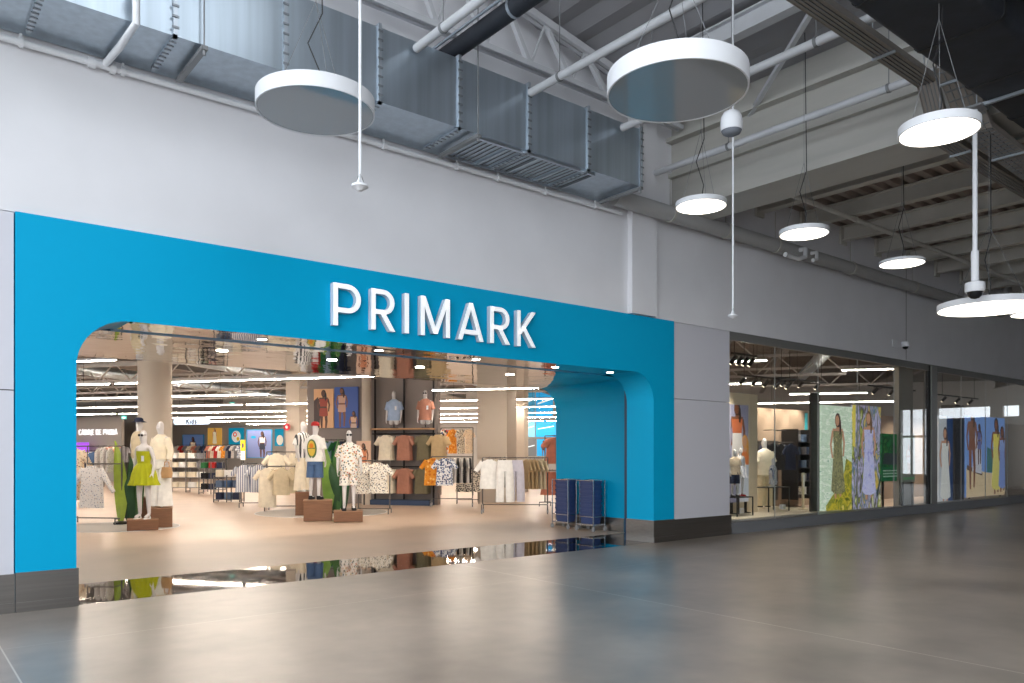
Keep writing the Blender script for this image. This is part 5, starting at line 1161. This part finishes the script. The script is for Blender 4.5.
# window mannequins, frames, shelves
def low_table(px, py, w, d_, h, lab, z=.241):
    p = onz(px, py, z); t = thing('display_table', lab, 'table', (p.x, p.y, z), 0, 'window display tables'); s = .011
    for sx in (-1, 1):
        for sy in (-1, 1): obj('leg', MB().box((sx * w / 2 - s, sy * d_ / 2 - s, 0), (sx * w / 2 + s, sy * d_ / 2 + s, h)), black_metal, t)
    obj('table_top', MB().box((-w / 2 - .01, -d_ / 2 - .01, h), (w / 2 + .01, d_ / 2 + .01, h + .02)), black_metal, t); return t
lt1 = low_table(738, 515.5, .58, .36, .40, 'low black framed display table left of the cream panel')
lt2 = low_table(771, 511, .86, .42, .56, 'black framed display table by the white window mannequin')
m7 = mann('tall white window mannequin in a cream shirt seen half from behind', onz(764.5, 507, .241), R(150), .98)
obj('shirt', c_shirt(1.04, .84, .28, 1.12), C['cream'], m7); obj('trousers', c_wide(.04), C['beige'], m7); shoes('black', m7)
m8 = mann('small torso mannequin in blue striped top on the window display table', lt2.location + Vector((.08, 0, .581)), R(20), .62, legs=False)
for ch in kids(m8): ch.location.z = -.70
s = obj('top', c_shirt(1.04, .80, .26, 1.1), C['stripe'], m8); s.location.z = -.70; obj('stand_plate', MB().lathe([(.16, 0), (.16, .015), (.02, .02), (.02, .1)], n=20), white_paint, m8)
m9 = mann('small mannequin in patterned top and dark shorts on the left window table', lt1.location + Vector((-.15, -.02, .421)), R(-20), .58)
obj('top', c_shirt(1.04, .84, .26, 1.1), C['sepia'], m9); obj('shorts', c_shorts(.50), C['navy'], m9); shoes('black', m9)
m10 = mann('small mannequin in striped skirt on the left window table', lt1.location + Vector((.17, .06, .421)), R(-20), .60, sw=.88)
obj('skirt', c_dress(), C['stripe'], m10); shoes('red', m10)
for px, py, lab in ((741, 513, 'small white block under the left window table'), (782.5, 509, 'small white block beside the black window table')):
    p = onz(px, py, .241); t = tag(obj('price_block', MB().cbox((0, 0, .055), (.15, .08, .11)).box((-.06, -.052, .02), (.06, -.041, .09), 1), [white_paint, mat('block_face', (220, 214, 204), .5)], loc=p, bevel=.006), lab, 'price block')
p = ony(767, PY - .3, .241); t = thing('clothes_rail', 'dark display bay with hanging bars behind the window mannequin', 'clothes rail', p)
obj('back_panel', MB().box((-.75, .2, 0), (.9, .28, 1.75)), darkp, t)
obj('rail', MB().tube([(-.7, .18, 1.7), (-.7, -.1, 1.7), (.8, -.1, 1.7), (.8, .18, 1.7)], .014, 6), black_metal, t); obj('rail', MB().tube([(.1, .18, 2.05), (.1, -.1, 2.05), (.8, -.1, 2.05), (.8, .18, 2.05)], .012, 6), black_metal, t)
hang(t, [(-.55, 'shirt', 'navy', 10, .8, .46), (-.3, 'shirt', 'black', -8, .8, .46), (.3, 'shirt', 'black', 6, .8, .46), (.6, 'shirt', 'navy', -6, .8, .46)], 1.7, 'clothes in the dark window bay', 'in the dark window bay', -.1)
p = ony(801, PY - .35, .241); t = thing('shelf_unit', 'dark shelving with bagged goods behind the second window pane', 'shelf unit', p)
obj('back_panel', MB().box((-.52, .3, 0), (.52, .33, 2.1)), darkp, t)
for x in (-.5, .5): obj('upright', MB().box((x - .02, -.2, 0), (x + .02, .3, 2.1)), black_metal, t)
for i, z in enumerate((.15, .55, .95, 1.35, 1.72)):
    obj('shelf', MB().box((-.5, -.2, z - .02), (.5, .3, z)), black_metal, t)
    for j in range(3):
        c = (['bw', 'white', 'black'], ['black', 'grey', 'navy'], ['navy', 'jeans', 'black'], ['jeans', 'grey', 'jeans'], ['grey', 'jeans', 'black'])[i][j]
        pile(on(t, -.32 + .32 * j, .0, z + .001), 0, c, '%s folded pile, %s from left, %s shelf up in the window unit' % (CN[c], ORD[j], ORD[i]), 5, .27)
p = onz(803, 509.5, .241); t = thing('display_post', 'short pale post standing before the dark window shelving', 'post', p)
obj('post', MB().cbox((0, 0, .45), (.06, .04, .9)), cream_p, t); obj('foot', MB().cbox((0, 0, .01), (.2, .16, .02)), cream_p, t); obj('face', MB().cbox((0, -.025, .7), (.05, .01, .3)), white_paint, t)
t = thing('wall_strip', 'narrow turquoise strip on the tan wall above the window shelving', 'sign', (ony(806, PY - .01).x, PY - .002, 2.25)); obj('strip', MB().box((-.06, -.03, 0), (.06, 0, .62)), emis('turq', (60, 170, 180), .2), t); obj('end_cap', MB().box((-.065, -.034, .62), (.065, 0, .64)), black_metal, t)
# spotlight tracks behind the windows
def track(px0, px1, Y, z, n, lab, aim, power=1.0):
    a, b = ony(px0, Y, z), ony(px1, Y, z); c = (a + b) / 2; L = (b - a).length; t = thing('spotlight_track', lab, 'spotlight', c)
    obj('track_bar', MB().box((-L / 2, -.02, -.02), (L / 2, .02, .02)), black_metal, t)
    for s in (-.4, .4): obj('hanger', MB().tube([(L * s, 0, .02), (L * s, 0, 5.597 - z)], .008, 5), black_metal, t)
    for k in range(n):
        x = -L / 2 + L * (k + .5) / n; hd = obj('spot_head', MB().tube([(x, 0, -.02), (x, 0, -.09)], .012, 6).tube([(x, -.03, -.06), (x, .11, -.2)], .045, 14), black_metal, t)
        obj('spot_lens', MB().tube([(x, .111, -.201), (x, .114, -.204)], .038, 14), emis('spot_glow', (255, 232, 200), 20), hd)
        ld = bpy.data.lights.new('spot_light', 'SPOT'); ld.energy = SPOT_W * power; ld.spot_size = R(75); ld.spot_blend = .6; ld.color = (1, .90, .77); ld.shadow_soft_size = .05
        lo = bpy.data.objects.new('spot_light', ld); COL.objects.link(lo); lo.parent = hd; lo.location = (x, .14, -.23); lo.rotation_euler = (R(aim), 0, 0)
track(738, 795, 11.0, 3.5, 5, 'black spotlight track behind the first window panes', 35)
track(776, 826, 12.2, 3.75, 3, 'black spotlight track higher up behind the second window pane', 25)
track(868, 915, 11.0, 3.6, 3, 'black spotlight track behind the window near the grey column', 30)
track(938, 978, 11.2, 3.6, 3, 'black spotlight track behind the far right windows', 35)
track(732, 756, 9.72, 3.72, 4, 'black spotlight track added behind the first window glass to brighten the cream panel', 22, .35)  # extra track added to light the cream panel and window mannequins from the front
track(120, 606, 13.12, 3.36, 9, 'long black spotlight track added out of sight behind the mirrored soffit to brighten the clothes', 52, .5)  # unseen track, added to brighten the clothes and mannequins near the entrance
